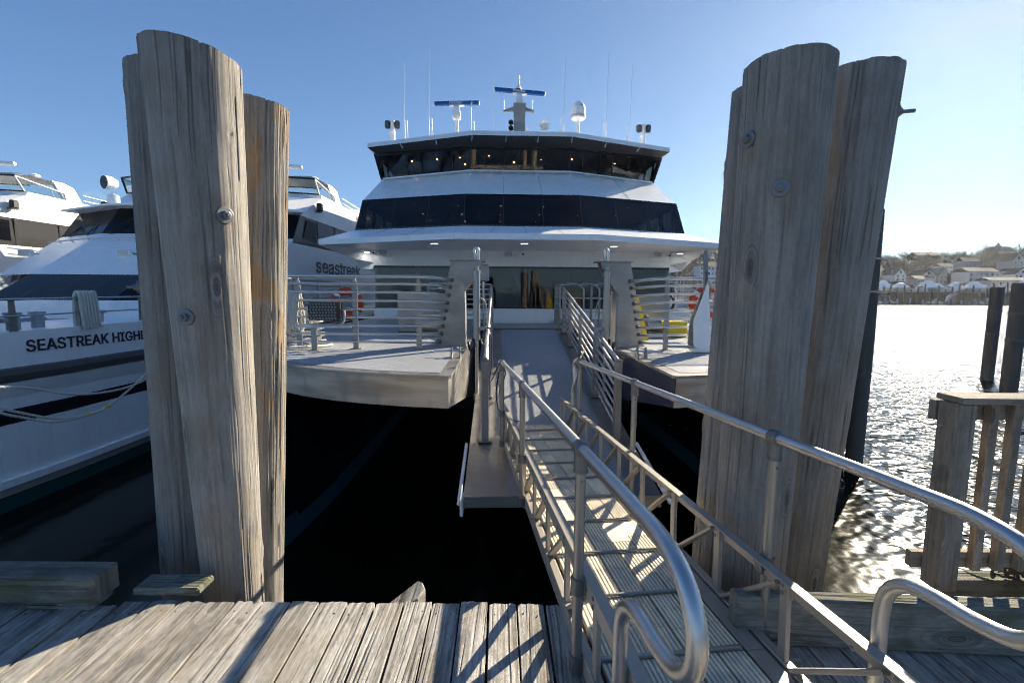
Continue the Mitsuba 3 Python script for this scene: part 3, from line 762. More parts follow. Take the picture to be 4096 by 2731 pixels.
    for u_, v_ in ((1.80, 2.10), (2.72, 2.14), (3.58, 2.27), (4.25, 3.6), (4.40, 5.1), (4.45, 6.6)):
        if v_ < 2.5: m = cat([plate([(sg * u_ - .038, v_, DK), (sg * u_ + .038, v_, DK), (sg * u_ + .038, v_, DK + .93), (sg * u_ + .012, v_, DK + 1.05), (sg * u_ - .012, v_, DK + 1.05), (sg * u_ - .038, v_, DK + .93)], .012), box((sg * u_, v_ + .02, DK + .008), (.16, .12, .012), .002)])
        else: m = cat([box((sg * u_, v_, DK + .52), (.014, .075, 1.04)), box((sg * u_, v_, DK + .008), (.12, .14, .012), .002)])
        fput(FK, 'rail_stanchion', m, 'alu_plate', False)
    # pair of lugs with pin on the fore deck
    lu = sg * 1.2; lv = 1.30
    for dx in (-.055, .055):
        fput(FK, 'deck_lug', slab([(lu + dx - .008, lv - .05, DK), (lu + dx - .008, lv + .09, DK), (lu + dx - .008, lv + .055, DK + .13), (lu + dx - .008, lv + .01, DK + .14)], (.016, 0, 0)), 'alu_plate', False)
    fput(FK, 'lug_pin', tube([(lu - .14 if sg > 0 else lu + .1, lv + .03, DK + .09), (lu + .28 * sg, lv + .03, DK + .08)], .014, 10), 'alu_pipe', 30)
# bow-deck gear
fput(FK, 'gear_locker', box((-2.2, 5.2, DK + .41), (1.06, .5, .80), .01), 'alu_plate', 30)
fput(FK, 'gear_locker', box((2.3, 5.3, DK + .41), (1.25, .5, .80), .01), 'alu_plate', 30)
for sg, u in ((-1, -1.85), (1, 2.15)):
    wk = fput(FK, 'anchor_winch', cat([lathe([(0, -.34), (.17, -.34), (.17, .25), (.20, .26), (.20, .29), (0, .29)] if sg < 0 else [(.0, -.30), (.19, -.30), (.19, -.26), (.11, -.25), (.11, -.02), (.19, -.01), (.19, .03), (.13, .04), (.13, .26), (0, .26)], (u, 4.1, DK + .24), 22, (1, 0, .0)), box((u, 4.1, DK + .05), (.6, .34, .10), .01)]), 'galv', 30, label='grey winch drum behind the bow rail')
fput(FK, 'winch_motor_box', box((2.70, 4.2, DK + .16), (.46, .34, .29), .012), 'yellow_paint', 30, label='bright yellow box of the winch motor')
fput(FK, 'spare_frame', slab([(1.62, 3.3, DK + .02), (1.95, 3.3, DK + .02), (1.75, 3.3, DK + .78), (1.66, 3.3, DK + .78)], (0, .02, 0)), 'yellow_paint', False)
# gate rails at the head of the ramp
for sg in (-1, 1):
    for (u0, v0, u1, v1) in ((.84, 6.72, .84, 7.5), (.84, 6.62, 2.25, 6.0)):
        n_ = 8 if u0 == u1 or sg < 0 else 3
        for q in range(n_):
            h = 1.03 - q * (.12 if n_ == 8 else .32)
            fput(FK, 'gate_pipe', tube([(sg * u0, v0, DK + h), (sg * u1, v1, DK + h)], .019, 10), 'alu_pipe', True)
        for f_ in (0, .5, 1):
            uu, vv = u0 + (u1 - u0) * f_, v0 + (v1 - v0) * f_
            fput(FK, 'gate_post', box((sg * uu, vv, DK + .52), (.05, .05, 1.04), .006), 'alu_plate', 30)
for u in (1.25, 1.6, 1.95):
    pts = [(u, 5.7, DK), (u, 5.7, DK + .80), (u - .03, 5.72, DK + .95), (u - .16, 5.80, DK + 1.03), (u - .35, 5.9, DK + 1.05)]
    fput(FK, 'guard_hoop', tube(curve(pts, 6), .024, 12), 'galv', True)
fput(FK, 'control_box', box((-1.0, 5.95, 4.44), (.26, .10, .38), .02), 'alu_plate', 30)
fput(FK, 'control_box_post', tube([(-1.0, 5.95, DK), (-1.0, 5.95, 4.5)], .022, 10), 'alu_pipe', 30)

# ---- deckhouse
SUPER[:] = [1.16, (0.105, 0.717, -0.64)]     # the deckhouse stands well aft, its decks 2.3 m high
CW = 4.03; CV = 8.0
zb0, zb1, zt = 3.57, 4.71, 5.14
fput(FK, 'deckhouse_wall', cat([slab([(-CW, CV, DK), (CW, CV, DK), (CW, CV, zb0), (-CW, CV, zb0)], (0, .08, 0)), slab([(-CW, CV, zb1), (CW, CV, zb1), (CW, CV, zt), (-CW, CV, zt)], (0, .08, 0)),
                               *[slab([(s * CW, CV + .08, DK), (s * CW, 20, DK), (s * CW, 20, zt), (s * CW, CV + .08, zt)], (-s * .08, 0, 0)) for s in (-1, 1)]]), 'white_paint', False)
fput(FK, 'deckhouse_floor', slab([(-CW + .1, CV + .1, DK + .03), (CW - .1, CV + .1, DK + .03), (CW - .1, 20, DK + .03), (-CW + .1, 20, DK + .03)], (0, 0, -.02)), 'dark_interior', False)
fput(FK, 'deckhouse_rear', slab([(-CW + .1, 14, DK), (CW - .1, 14, DK), (CW - .1, 14, zt), (-CW + .1, 14, zt)], (0, .1, 0)), 'dark_interior', False)
edges = np.linspace(-CW + .02, CW - .02, 7)
for i in range(6):
    a, b = edges[i] + .006, edges[i + 1] - .006
    fput(FK, 'front_window', slab([(a, CV + .03, zb0 + .005), (b, CV + .03, zb0 + .005), (b, CV + .03, zb1 - .005), (a, CV + .03, zb1 - .005)], (0, .006, 0)) if False else M([(a, CV + .03, zb0), (b, CV + .03, zb0), (b, CV + .03, zb1), (a, CV + .03, zb1)], [[0, 1, 2], [0, 2, 3]]), 'pane_teal', False)
    if i: fput(FK, 'window_joint', box((edges[i], CV + .032, (zb0 + zb1) / 2), (.012, .01, zb1 - zb0)), 'black_frame', False)
fput(FK, 'window_head', box((0, CV + .035, zb1 - .035), (2 * CW - .02, .02, .05)), 'black_frame', False)
fput(FK, 'window_sill', box((0, CV - .002, zb0 + .012), (2 * CW - .02, .03, .022)), 'black_frame', False)

# ---- brow over the fore deck (front edge, soffit, sloped top), level two window band, upper brow, wheelhouse, visor
U0 = -.06
def ring(uk, vk, ut, vt, z): return [(U0 - ut, vt, z), (U0 - uk, vk, z), (U0 + uk, vk, z), (U0 + ut, vt, z)]
o_b, o_t = ring(1.52, 5.15, 4.85, 6.6, 5.10), ring(1.53, 5.17, 4.88, 6.62, 5.225)
b_b, b_t = ring(1.43, 6.65, 4.28, 7.62, 5.58), ring(1.42, 7.10, 4.18, 8.02, 6.42)
w_b, w_t = ring(1.37, 8.68, 4.08, 9.72, 7.36), ring(1.37, 8.50, 4.16, 9.28, 7.97)
v_b = ring(1.29, 7.70, 4.27, 8.85, 8.01)


def strip(a, b):
    """quads between two rings of four points"""
    v = np.vstack([a, b]); n = len(a); f = []
    for i in range(n - 1): f += [[i, i + 1, n + i + 1], [i, n + i + 1, n + i]]
    return M(v, f)


def sub(a, b, t): return np.asarray(a) + (np.asarray(b) - np.asarray(a)) * t


SB = 34.0
# lower brow
fput(FK, 'brow_edge', cat([strip(o_b, o_t)]), 'white_paint', 20)
fput(FK, 'brow_top', cat([strip(o_t, b_b), M([o_t[0], b_b[0], (U0 - 4.35, SB, 5.58), (U0 - 4.9, SB, 5.225)], [[0, 1, 2], [0, 2, 3]]), M([o_t[3], b_b[3], (U0 + 4.35, SB, 5.58), (U0 + 4.9, SB, 5.225)], [[0, 2, 1], [0, 3, 2]])]), 'white_paint', 12)
sof = [o_b[0], o_b[1], o_b[2], o_b[3], (U0 + CW, CV, 5.12), (U0 - CW, CV, 5.12)]
fput(FK, 'brow_soffit', M(sof, [[0, 1, 5], [1, 2, 5], [2, 4, 5], [2, 3, 4]]), 'white_paint', False)
for sg in (-1, 1):
    T_ = o_b[0] if sg < 0 else o_b[3]; A_ = (sg * CW, CV, 5.12); B_ = (sg * CW, CV, 4.60); C_ = (sg * 4.40, CV + .1, 4.62); D_ = (U0 + sg * 4.88, CV + .2, 5.02); E_ = (sg * 4.0, CV, 4.78); G_ = (sg * 4.45, CV - .2, 4.86)
    far = 16.0
    B2, C2, D2 = [(p[0], far, p[2]) for p in (B_, C_, D_)]
    fput(FK, 'flare_soffit', M([A_, T_, D_, G_, E_, C_, B_, C2, B2, D2], [[0, 1, 3], [0, 3, 4], [1, 2, 3], [3, 2, 5], [4, 3, 5], [4, 5, 6], [6, 5, 7], [6, 7, 8], [5, 2, 9], [5, 9, 7]]), 'white_paint', False)
    fput(FK, 'brow_side', M([T_, (o_t[0] if sg < 0 else o_t[3]), (U0 + sg * 4.9, SB, 5.225), D_, (D2[0], far, D2[2])], [[0, 1, 2], [0, 2, 4], [0, 4, 3]]), 'white_paint', False)
# soffit lights and cameras
for u, v, z in ((-4.1, 7.75, 5.04), (-2.103, 5.946, 5.085), (-.09, 5.773, 5.085), (2.0, 6.148, 5.085), (4.1, 7.5, 5.055)):
    lk = fput(FK, 'soffit_light', box((u, v, z), (.17, .10, .02), .006), 'white_gear', 30)
    fput(lk, 'lens', M([(u - .065, v - .035, z - .0115), (u - .065, v + .035, z - .0115), (u + .065, v + .035, z - .0115), (u + .065, v - .035, z - .0115)], [[0, 1, 2], [0, 2, 3]]), 'lamp_face', False, emit=(9, 9, 8.4))
for u, s in ((-3.72, 1), (-.40, 1), (3.65, -1)):
    sk = fput(FK, 'loudspeaker', box((u, CV - .06, 5.03), (.24, .12, .13), .012), 'white_gear', 30)
    fput(sk, 'grille', box((u, CV - .122, 5.03), (.20, .006, .10), .002), 'plastic_grey', 30)
for u in (-3.98, .0, 3.98):
    ck_ = fput(FK, 'dome_camera', lathe([(0, -.02), (.055, -.02), (.055, .05), (.045, .085), (.02, .10), (0, .10)], (u, CV - .01, 5.06), 18, (0, -1, -.35)), 'white_gear', 30)
    fput(ck_, 'eye', lathe([(0, .101), (.028, .101), (.022, .115), (0, .12)], (u, CV - .01, 5.06), 12, (0, -1, -.35)), 'gloss_black', 30)

# level two band
zs = (5.58, 6.42)
P0 = [b_b[0], sub(b_b[0], b_b[1], .335), sub(b_b[0], b_b[1], .665), b_b[1], sub(b_b[1], b_b[2], .333), sub(b_b[1], b_b[2], .667), b_b[2], sub(b_b[2], b_b[3], .335), sub(b_b[2], b_b[3], .665), b_b[3]]
P1 = [b_t[0], sub(b_t[0], b_t[1], .335), sub(b_t[0], b_t[1], .665), b_t[1], sub(b_t[1], b_t[2], .333), sub(b_t[1], b_t[2], .667), b_t[2], sub(b_t[2], b_t[3], .335), sub(b_t[2], b_t[3], .665), b_t[3]]
for i in range(9):
    a0, a1, c0, c1 = [np.asarray(q) for q in (P0[i], P0[i + 1], P1[i], P1[i + 1])]
    e = (a1 - a0) / np.linalg.norm(a1 - a0) * .004; e2 = (c1 - c0) / np.linalg.norm(c1 - c0) * .004
    fput(FK, 'upper_window', M([a0 + e, a1 - e, c1 - e2, c0 + e2], [[0, 1, 2], [0, 2, 3]]), 'pane_black', False)
    if i: fput(FK, 'upper_joint', bar(a0 + (0, .004, 0), c0 + (0, .004, 0), .008, .008), 'rubber_grey', False)
fput(FK, 'upper_frame', cat([bar(np.asarray(P) + (0, .006, dz), np.asarray(Q) + (0, .006, dz), .012, .035) for (P, Q, dz) in [(b_b[i], b_b[i + 1], .015) for i in range(3)] + [(b_t[i], b_t[i + 1], -.015) for i in range(3)]] +
                       [bar(np.asarray(b_b[i]) + (0, .01, 0), np.asarray(b_t[i]) + (0, .01, 0), .05, .02) for i in (0, 3)]), 'black_frame', False)
# side walls of level two with window openings, its ceiling and floor
for sg in (-1, 1):
    A, B = (b_b[0], b_t[0]) if sg < 0 else (b_b[3], b_t[3])
    def sp(v, t): return (A[0] + (B[0] - A[0]) * t, v, 5.58 + .84 * t)
    ms = [slab([sp(8.0, -.02), sp(SB, -.02), sp(SB, .18), sp(8.0, .18)], (-sg * .03, 0, 0)), slab([sp(8.0, .84), sp(SB, .84), sp(SB, 1.0), sp(8.0, 1.0)], (-sg * .03, 0, 0)), slab([A, sp(8.3, 0), sp(8.3, 1), B], (-sg * .03, 0, 0))]
    for v in np.arange(9.0, SB, 1.15): ms.append(slab([sp(v, .18), sp(v + .28, .18), sp(v + .28, .84), sp(v, .84)], (-sg * .03, 0, 0)))
    fput(FK, 'upper_side_wall', cat(ms), 'black_frame', False)
    v0 = 8.3
    for v in list(np.arange(9.0, SB - 1.2, 1.15)):
        fput(FK, 'side_window', M([sp(v0, .18), sp(v, .18), sp(v, .84), sp(v0, .84)], [[0, 1, 2], [0, 2, 3]]), 'pane_dark', False); v0 = v + .28
fput(FK, 'upper_floor', slab([b_b[0], b_b[1], b_b[2], b_b[3], (U0 + 4.3, SB, 5.57), (U0 - 4.3, SB, 5.57)], (0, 0, -.02)), 'dark_interior', False)
fput(FK, 'upper_ceiling', slab([(p[0] * .995, p[1] + .03, 6.415) for p in b_t] + [(U0 + 4.15, SB, 6.415), (U0 - 4.15, SB, 6.415)], (0, 0, .02)), 'dark_interior', False)
fput(FK, 'upper_rear', slab([(U0 - 4.3, 18.5, 5.5), (U0 + 4.3, 18.5, 5.5), (U0 + 4.2, 18.5, 6.5), (U0 - 4.2, 18.5, 6.5)], (0, .1, 0)), 'dark_interior', False)


def lamps(spots, z, r, rad):
    ms = [lathe([(r, 0), (0, 0)], (u, v, z), 10) for u, v in spots]
    m = cat(ms); m = M(m.vertices, np.asarray(m.faces))
    if m.face_normals[0][2] > 0: m = M(m.vertices, np.asarray(m.faces)[:, ::-1])
    return m


rng = random.Random(3)
fput(FK, 'ceiling_lamps', lamps([(u, v) for u in (-3.0, -1.8, -.6, .6, 1.8, 3.0) for v in (8.6, 10.0, 11.4, 12.8)], 6.405, .022, 1), 'lamp_face', False, emit=(18, 9, 3.6), kind='stuff')

# upper brow (bevelled ends) and grab rail
mid0 = (U0 - 4.02, 8.55, 6.78); mid3 = (U0 + 4.02, 8.55, 6.78)
fput(FK, 'upper_brow', cat([strip(b_t, w_b), M([b_t[0], w_b[0], (U0 - 4.15, SB, 7.36), (U0 - 4.2, SB, 6.42)], [[0, 1, 2], [0, 2, 3]]), M([b_t[3], w_b[3], (U0 + 4.15, SB, 7.36), (U0 + 4.2, SB, 6.42)], [[0, 2, 1], [0, 3, 2]])]), 'white_paint', 8)
def onbrow(t, s, off):
    a = np.asarray(sub(b_t[1], w_b[1], .86)), np.asarray(sub(b_t[2], w_b[2], .86)); l = np.asarray(sub(b_t[0], w_b[0], .86)); r = np.asarray(sub(b_t[3], w_b[3], .86))
    return [l + (0.1, -.02, off), a[0] + (0, -.05, off), a[1] + (0, -.05, off), r + (-.1, -.02, off)]
gr = onbrow(0, 0, .09)
fput(FK, 'grab_rail', tube([np.asarray(gr[0]) + (-.05, .1, -.10), gr[0], sub(gr[0], gr[1], .97), gr[1], sub(gr[1], gr[2], .03), sub(gr[1], gr[2], .97), gr[2], sub(gr[2], gr[3], .03), gr[3], np.asarray(gr[3]) + (.05, .1, -.10)], .020, 10), 'white_gear', True)
for a, b, ts in ((gr[0], gr[1], (.35, .68)), (gr[1], gr[2], (0, .33, .67, 1)), (gr[2], gr[3], (.32, .65))):
    for t in ts: p = sub(a, b, t); fput(FK, 'grab_rail_foot', cat([bar(p, p + (0, .08, -.10), .022, .014), box(p + (0, .06, -.085), (.09, .02, .02), .004)]), 'white_gear', 30)

for (a_, b_, ts) in ((b_t, w_b, ((0, .5), (1, .33), (1, .67), (2, .5))), (o_t, b_b, ((0, .33), (0, .67), (1, .25), (1, .5), (1, .75), (2, .33), (2, .67)))):
    for i, t in ts:
        p, q = np.asarray(sub(a_[i], a_[i + 1], t)), np.asarray(sub(b_[i], b_[i + 1], t))
        fput(FK, 'plate_seam', bar(p + (0, -.001, .001), q + (0, -.001, .001), .012, .006), 'plastic_grey', False)
# upper house out of view behind the wheelhouse, placed to shade the left ferry
fput(FK, 'unseen_upper_house', cat([box((U0, 24.0, 8.36), (7.8, 20.0, 2.0), .05), box((U0, 24.0, 9.42), (8.2, 20.6, .12), .02)]), 'white_paint', 30)
# wheelhouse
Wb = [w_b[0], sub(w_b[0], w_b[1], .333), sub(w_b[0], w_b[1], .667), w_b[1], sub(w_b[1], w_b[2], .34), sub(w_b[1], w_b[2], .66), w_b[2], sub(w_b[2], w_b[3], .333), sub(w_b[2], w_b[3], .667), w_b[3]]
Wt = [w_t[0], sub(w_t[0], w_t[1], .333), sub(w_t[0], w_t[1], .667), w_t[1], sub(w_t[1], w_t[2], .34), sub(w_t[1], w_t[2], .66), w_t[2], sub(w_t[2], w_t[3], .333), sub(w_t[2], w_t[3], .667), w_t[3]]
for i in range(9):
    a0, a1, c0, c1 = [np.asarray(q) for q in (Wb[i], Wb[i + 1], Wt[i], Wt[i + 1])]
    fput(FK, 'wheelhouse_window', M([a0, a1, c1, c0], [[0, 1, 2], [0, 2, 3]]), 'pane_dark', False)
for i in range(10):
    a0, c0 = np.asarray(Wb[i]), np.asarray(Wt[i])
    fput(FK, 'mullion', bar(a0 + (0, .03, 0), c0 + (0, .03, 0), .12 if i in (0, 9) else .075, .04), 'black_frame', 30)
fput(FK, 'wheelhouse_frame', cat([bar(np.asarray(w_b[i]) + (0, .02, .02), np.asarray(w_b[i + 1]) + (0, .02, .02), .03, .06) for i in range(3)] + [bar(np.asarray(w_t[i]) + (0, .02, -.03), np.asarray(w_t[i + 1]) + (0, .02, -.03), .03, .07) for i in range(3)]), 'black_frame', 30)
WR = 12.6
for sg in (-1, 1):
    A, B = (w_b[0], w_t[0]) if sg < 0 else (w_b[3], w_t[3])
    vs = (9.75, 10.55, 11.35, 12.1)
    def sq(v, t): return (A[0] + (B[0] - A[0]) * t, v, 7.36 + .61 * t)
    for i in range(3): fput(FK, 'wheelhouse_side_window', M([sq(vs[i] + .08, .06), sq(vs[i + 1], .06), sq(vs[i + 1], .92), sq(vs[i] + .08 - (.35 if i == 0 else 0), .92)], [[0, 1, 2], [0, 2, 3]]), 'pane_clear', False)
    fput(FK, 'wheelhouse_side', cat([slab([sq(9.6, -.05), sq(WR, -.05), sq(WR, .06), sq(9.6, .06)], (-sg * .05, 0, 0)), slab([sq(9.3, .92), sq(WR, .92), sq(WR, 1), sq(9.3, 1)], (-sg * .05, 0, 0))] + [slab([sq(v, .06), sq(v + .08, .06), sq(v + .08, .92), sq(v, .92)], (-sg * .05, 0, 0)) for v in vs]), 'black_frame', False)
fput(FK, 'wheelhouse_floor', slab([(p[0], p[1] + .05, 7.355) for p in w_b] + [(U0 + 4.1, WR, 7.355), (U0 - 4.1, WR, 7.355)], (0, 0, -.02)), 'dark_interior', False)
fput(FK, 'wheelhouse_rear', slab([(U0 - 4.1, WR, 7.36), (U0 + 4.1, WR, 7.36), (U0 + 4.1, WR, 8.0), (U0 - 4.1, WR, 8.0)], (0, .06, 0)), 'dark_interior', False)
fput(FK, 'helm_console', cat([box((U0, 9.45, 7.50), (2.4, .5, .28), .03), box((U0 - .8, 9.4, 7.68), (.45, .06, .16), .01), box((U0 + .2, 9.4, 7.68), (.45, .06, .16), .01), box((U0 + .9, 9.4, 7.68), (.35, .06, .16), .01)]), 'black_gear', 30)
fput(FK, 'ceiling_lamps', lamps([(-3.3, 9.95), (-2.5, 9.7), (-1.8, 9.5), (-1.7, 10.2), (-.95, 9.3), (-.2, 9.9), (.6, 9.6), (1.5, 9.5), (2.9, 9.9)], 7.955, .026, 1), 'lamp_face', False, emit=(24, 12, 4), kind='stuff')
# visor roof: soffit, edge, top
vz = .115
v_t = [(p[0], p[1] + .01, p[2] + vz) for p in v_b]
v_t2 = [(p[0] * .975, p[1] + .14, p[2] + vz + .035) for p in v_b]
fput(FK, 'visor_edge', cat([strip(v_b, v_t), strip(v_t, v_t2)]), 'white_paint', 20)
fput(FK, 'visor_soffit', cat([strip(v_b, [(p[0], p[1], 7.972) for p in w_t])]), 'soffit_dark', False)
ends = []
for sg in (-1, 1):
    a = v_b[0] if sg < 0 else v_b[3]; t = v_t[0] if sg < 0 else v_t[3]; w = w_t[0] if sg < 0 else w_t[3]
    ends.append(M([a, t, (t[0] - sg * .05, 13.0, 8.12), (a[0] - sg * .05, 13.0, 8.0)], [[0, 1, 2], [0, 2, 3]]))
    ends.append(M([a, (a[0] - sg * .05, 13.0, 8.0), (w[0], 13.0, 7.97), w], [[0, 1, 2], [0, 2, 3]]))
fput(FK, 'visor_end', cat(ends), 'white_paint', False)
fput(FK, 'wheelhouse_roof', slab(v_t2 + [(U0 + 4.1, 13.0, 8.18), (U0 - 4.1, 13.0, 8.18)], (0, 0, -.03)), 'white_paint', False)
fput(FK, 'wheelhouse_ceiling', slab([(p[0], p[1] + .02, 7.962) for p in w_t] + [(U0 + 4.1, WR, 7.962), (U0 - 4.1, WR, 7.962)], (0, 0, .006)), 'dark_interior', False)
Vm = [sub(v_b[0], v_b[1], t) for t in (.33, .67)] + [sub(v_b[1], v_b[2], t) for t in (0, .34, .66, 1)] + [sub(v_b[2], v_b[3], t) for t in (.33, .67)]
Wm = [Wt[i] for i in (1, 2, 3, 4, 5, 6, 7, 8)]
for a, b in zip(Vm, Wm):
    a, b = np.asarray(a), np.asarray(b); d = (b - a) * .42
    fput(FK, 'visor_bracket', slab([a + (0, .01, 0), a + d + (0, 0, -.004), a + d * .9 + (0, 0, -.05), a + (0, .01, -.012)], (.014, 0, 0)), 'white_paint', False)
for i in range(1, 9):
    a0, c0 = np.asarray(sub(Wb[i], Wb[i + 1], .45)) if i < 9 else 0, np.asarray(sub(Wt[i], Wt[i + 1], .1))
    piv = np.asarray(sub(sub(Wt[i], Wt[i + 1], .08), sub(Wb[i], Wb[i + 1], .08), .04)) + (0, -.05, 0); tip = np.asarray(sub(sub(Wt[i], Wt[i + 1], .42), sub(Wb[i], Wb[i + 1], .42), .52)) + (0, -.035, 0)
    dn = np.asarray(Wb[i]) - np.asarray(Wt[i])
    fput(FK, 'wiper', cat([tube([piv, tip], .010, 6), tube([piv + (.05, 0, 0), tip + (.03, 0, 0)], .008, 6), tube([tip - dn * .32, tip + dn * .32], .012, 6), box(piv, (.09, .03, .05), .01)]), 'black_gear', 30)

# ---- roof gear of the ferry
RZ = 8.15


def searchlight(u, v, zb, tilt):
    k = fput(FK, 'searchlight', cat([lathe([(0, 0), (.075, 0), (.075, zb - RZ), (.10, zb - RZ + .01), (.10, zb - RZ + .025), (.06, zb - RZ + .03), (.07, zb - RZ + .16), (.06, zb - RZ + .36), (0, zb - RZ + .37)], (u, v, RZ), 18),
                                     tube([(u - .16, v, zb + .23), (u + .16, v, zb + .23)], .022, 8)]), 'white_gear', 30, label='twin headed searchlight on a white post at the roof corner')
    for s in (-1, 1):
        R = rotz(s * .45) @ rotx(.1)
        hx = np.array([u + s * .155, v - .04, zb + .235])
        pts = [(.05, -.11), (.075, -.07), (.075, .07), (.05, .11), (-.05, .11), (-.075, .07), (-.075, -.07), (-.05, -.11)]
        m = slab([(a, 0, b) for a, b in pts], (0, .07, 0)); h = fput(k, 'lamp_head', moved(m, R, hx), 'black_gear', 30)
        ls = []
        for a in range(4):
            for b in range(6):
                ls.append(lathe([(.0125, 0), (.010, .006), (0, .008)], np.array([-.045 + a * .03 + (.015 if b % 2 else 0) - .007, -.001, -.085 + b * .034]), 7, (0, -1, 0)))
        fput(k, 'lens', moved(cat(ls), R, hx), 'lens_glass', 30, kind='stuff')


searchlight(-3.837, 9.815, 8.72, 0); searchlight(3.72, 9.79, 8.72, 0)
for u, v, zt, s, low in ((-3.43, 9.60, 10.65, 1, 0), (-2.675, 9.38, 10.84, 1, 0), (1.18, 8.965, 10.62, -1, 0), (2.5, 9.425, 10.86, -1, 0), (3.25, 9.60, 10.68, -1, 0)):
    k = fput(FK, 'whip_antenna', cat([tube([(u, v, RZ), (u, v, 9.02)], .011, 8), tube([(u, v, 9.02), (u + .02, v, zt)], [.008, .005], 6)]), 'white_gear', 30)
    bu = u + s * .075
    fput(k, 'bracket', cat([tube([(bu, v, RZ), (bu, v, 9.0)], .014, 8), tube([(bu + s * .01, v, 8.985), (u - s * .01, v, 8.985)], .012, 8), tube([(bu, v, 8.70), (bu + s * .14, v + .05, RZ)], .010, 6), tube([(bu, v, 8.70), (bu - s * .05, v - .1, RZ)], .010, 6)]), 'white_gear', 30)
fput(FK, 'whip_antenna', tube([(-.79, 9.02, RZ), (-.785, 9.02, 9.75)], [.007, .005], 6), 'white_gear', 30)
k = fput(FK, 'gps_post', cat([tube([(-1.43, 8.94, RZ), (-1.425, 8.94, 9.26)], .010, 8), lathe([(.022, 0), (.024, .02), (.018, .05), (0, .055)], (-1.425, 8.94, 9.25), 10), tube([(-1.355, 8.94, RZ), (-1.355, 8.94, 8.79)], .013, 8), tube([(-1.355, 8.94, 8.78), (-1.43, 8.94, 8.78)], .010, 6)]), 'white_gear', 30)


def lettering(parent, text, height, R, pos, mat, bold=True, xf=True, depth=.004, sx=1.0, centre=True):
    m = meshkit.text_mesh(text, height, depth, bold); v = np.array(m.vertices)
    if centre: v[:, 0] -= v[:, 0].mean(); v[:, 1] -= height / 2
    v[:, 0] *= sx
    v = v @ np.asarray(R).T + np.asarray(pos)
    return put(parent, 'lettering', fm(M(v, m.faces)) if xf else M(v, m.faces), mat, False)


def radar(parent, u, v, z, yaw, half, post_z, name='radar'):
    Rz = rotz(yaw)
    k = fput(parent, name, cat([lathe([(.045, post_z - z), (.045, -.42), (.10, -.41), (.10, -.38), (.0, -.37)], (u, v, z), 16), hull([(u + a, v + b, z - .37) for a in (-.115, .115) for b in (-.12, .12)] + [(u + a, v + b, z - .08) for a in (-.10, .08) for b in (-.09, .09)] + [(u + a, v + b, z - .05) for a in (-.07, .06) for b in (-.06, .06)])]), 'white_gear', 25, label='open array radar with blue scanner bar')
    sec = [[(-half, a, b) for a, b in ((-.045, -.05), (.045, -.05), (.06, 0), (.04, .055), (-.04, .055), (-.06, 0))], [(half, a, b) for a, b in ((-.045, -.05), (.045, -.05), (.06, 0), (.04, .055), (-.04, .055), (-.06, 0))]]
    s = fput(k, 'scanner', moved(loft(sec), Rz, (u, v, z + .03)), 'blue_scanner', 25)
    fput(s, 'end_cap', moved(cat([box((e * (half + .012), 0, 0), (.03, .11, .10), .012) for e in (-1, 1)]), Rz, (u, v, z + .03)), 'white_gear', 30)
    fput(k, 'foot', moved(box((0, 0, -.005), (.42, .10, .03), .006), Rz, (u, v, z - .025)), 'white_gear', 30)
    RR_ = Rz @ np.array([[1, 0, 0], [0, .55, -.84], [0, .84, .55]]) if False else Rz @ np.array([[1.0, 0, 0], [0, 0, -1], [0, 1, 0]])
    lettering(s, 'FURUNO', .062, RR_, np.array([u, v, z + .028]) + Rz @ np.array([0, -.064, 0]), 'letter_white')
    return k


radar(FK, -1.86, 9.156, 9.31, -.10, .63, RZ)
fput(FK, 'radar_brace', cat([tube([(-1.86 + a, 9.156, 8.42), (-1.86 + 2.2 * a, 9.1, RZ)], .014, 6) for a in (-.05, .05)]), 'white_gear', 30)
# mast
mk = fput(FK, 'mast', cat([hull([(a, 9.50 + b, RZ) for a in (-.23, .12) for b in (-.15, .2)] + [(a, 9.5 + b, 9.0) for a in (-.21, .10) for b in (-.14, .18)]), hull([(a, 9.50 + b, 9.0) for a in (-.21, .10) for b in (-.14, .18)] + [(a, 9.46 + b, 9.44) for a in (-.24, .12) for b in (-.18, .18)]),
                           *[hull([(s * .10 - .06, 9.45 + b, 9.42) for b in (0, .1)] + [(s * .10 - .06, 9.45 + b, 9.30) for b in (0, .1)] + [(s * .45 - .08, 9.45 + b, 9.26) for b in (0, .1)] + [(s * .45 - .08, 9.45 + b, 9.30) for b in (0, .1)]) for s in (-1, 1)]]), 'alu_plate', 20, label='raked grey radar mast with two short arms')
for s in (-1, 1): fput(mk, 'arm_sensor', cat([tube([(s * .415 - .095, 9.5, 9.28), (s * .415 - .095, 9.5, 9.58)], .011, 8), lathe([(.0, 0), (.022, 0), (.024, .03), (0, .04)], (s * .415 - .095, 9.5, 9.575), 10)]), 'white_gear', 30)
fput(mk, 'top_light', cat([lathe([(.0, 9.74), (.09, 9.74), (.09, 9.80), (.07, 9.82), (.085, 9.90), (.07, 9.98), (.03, 10.02), (.022, 10.05), (.022, 10.20), (.045, 10.205), (.045, 10.24), (.03, 10.245), (.03, 10.29), (0, 10.30)], (-.09, 9.52, 0), 16)]), 'white_gear', 30)
fput(mk, 'top_light_band', lathe([(.086, 9.85), (.088, 9.88), (.086, 9.91)], (-.09, 9.52, 0), 16), 'dark_steel', 30)
radar(FK, -.06, 9.47, 9.79, .16, .74, 9.44)
for i, z in enumerate((8.90, 8.74)):
    fput(FK, 'horn', cat([lathe([(.02, .25), (.025, .12), (.06, .02), (.075, 0), (.06, .012), (0, .10)], (-.31, 9.28, z), 16, (0, 1, 0)), tube([(-.31, 9.4, z), (-.2, 9.45, z)], .014, 6)]), 'black_gear', 30)
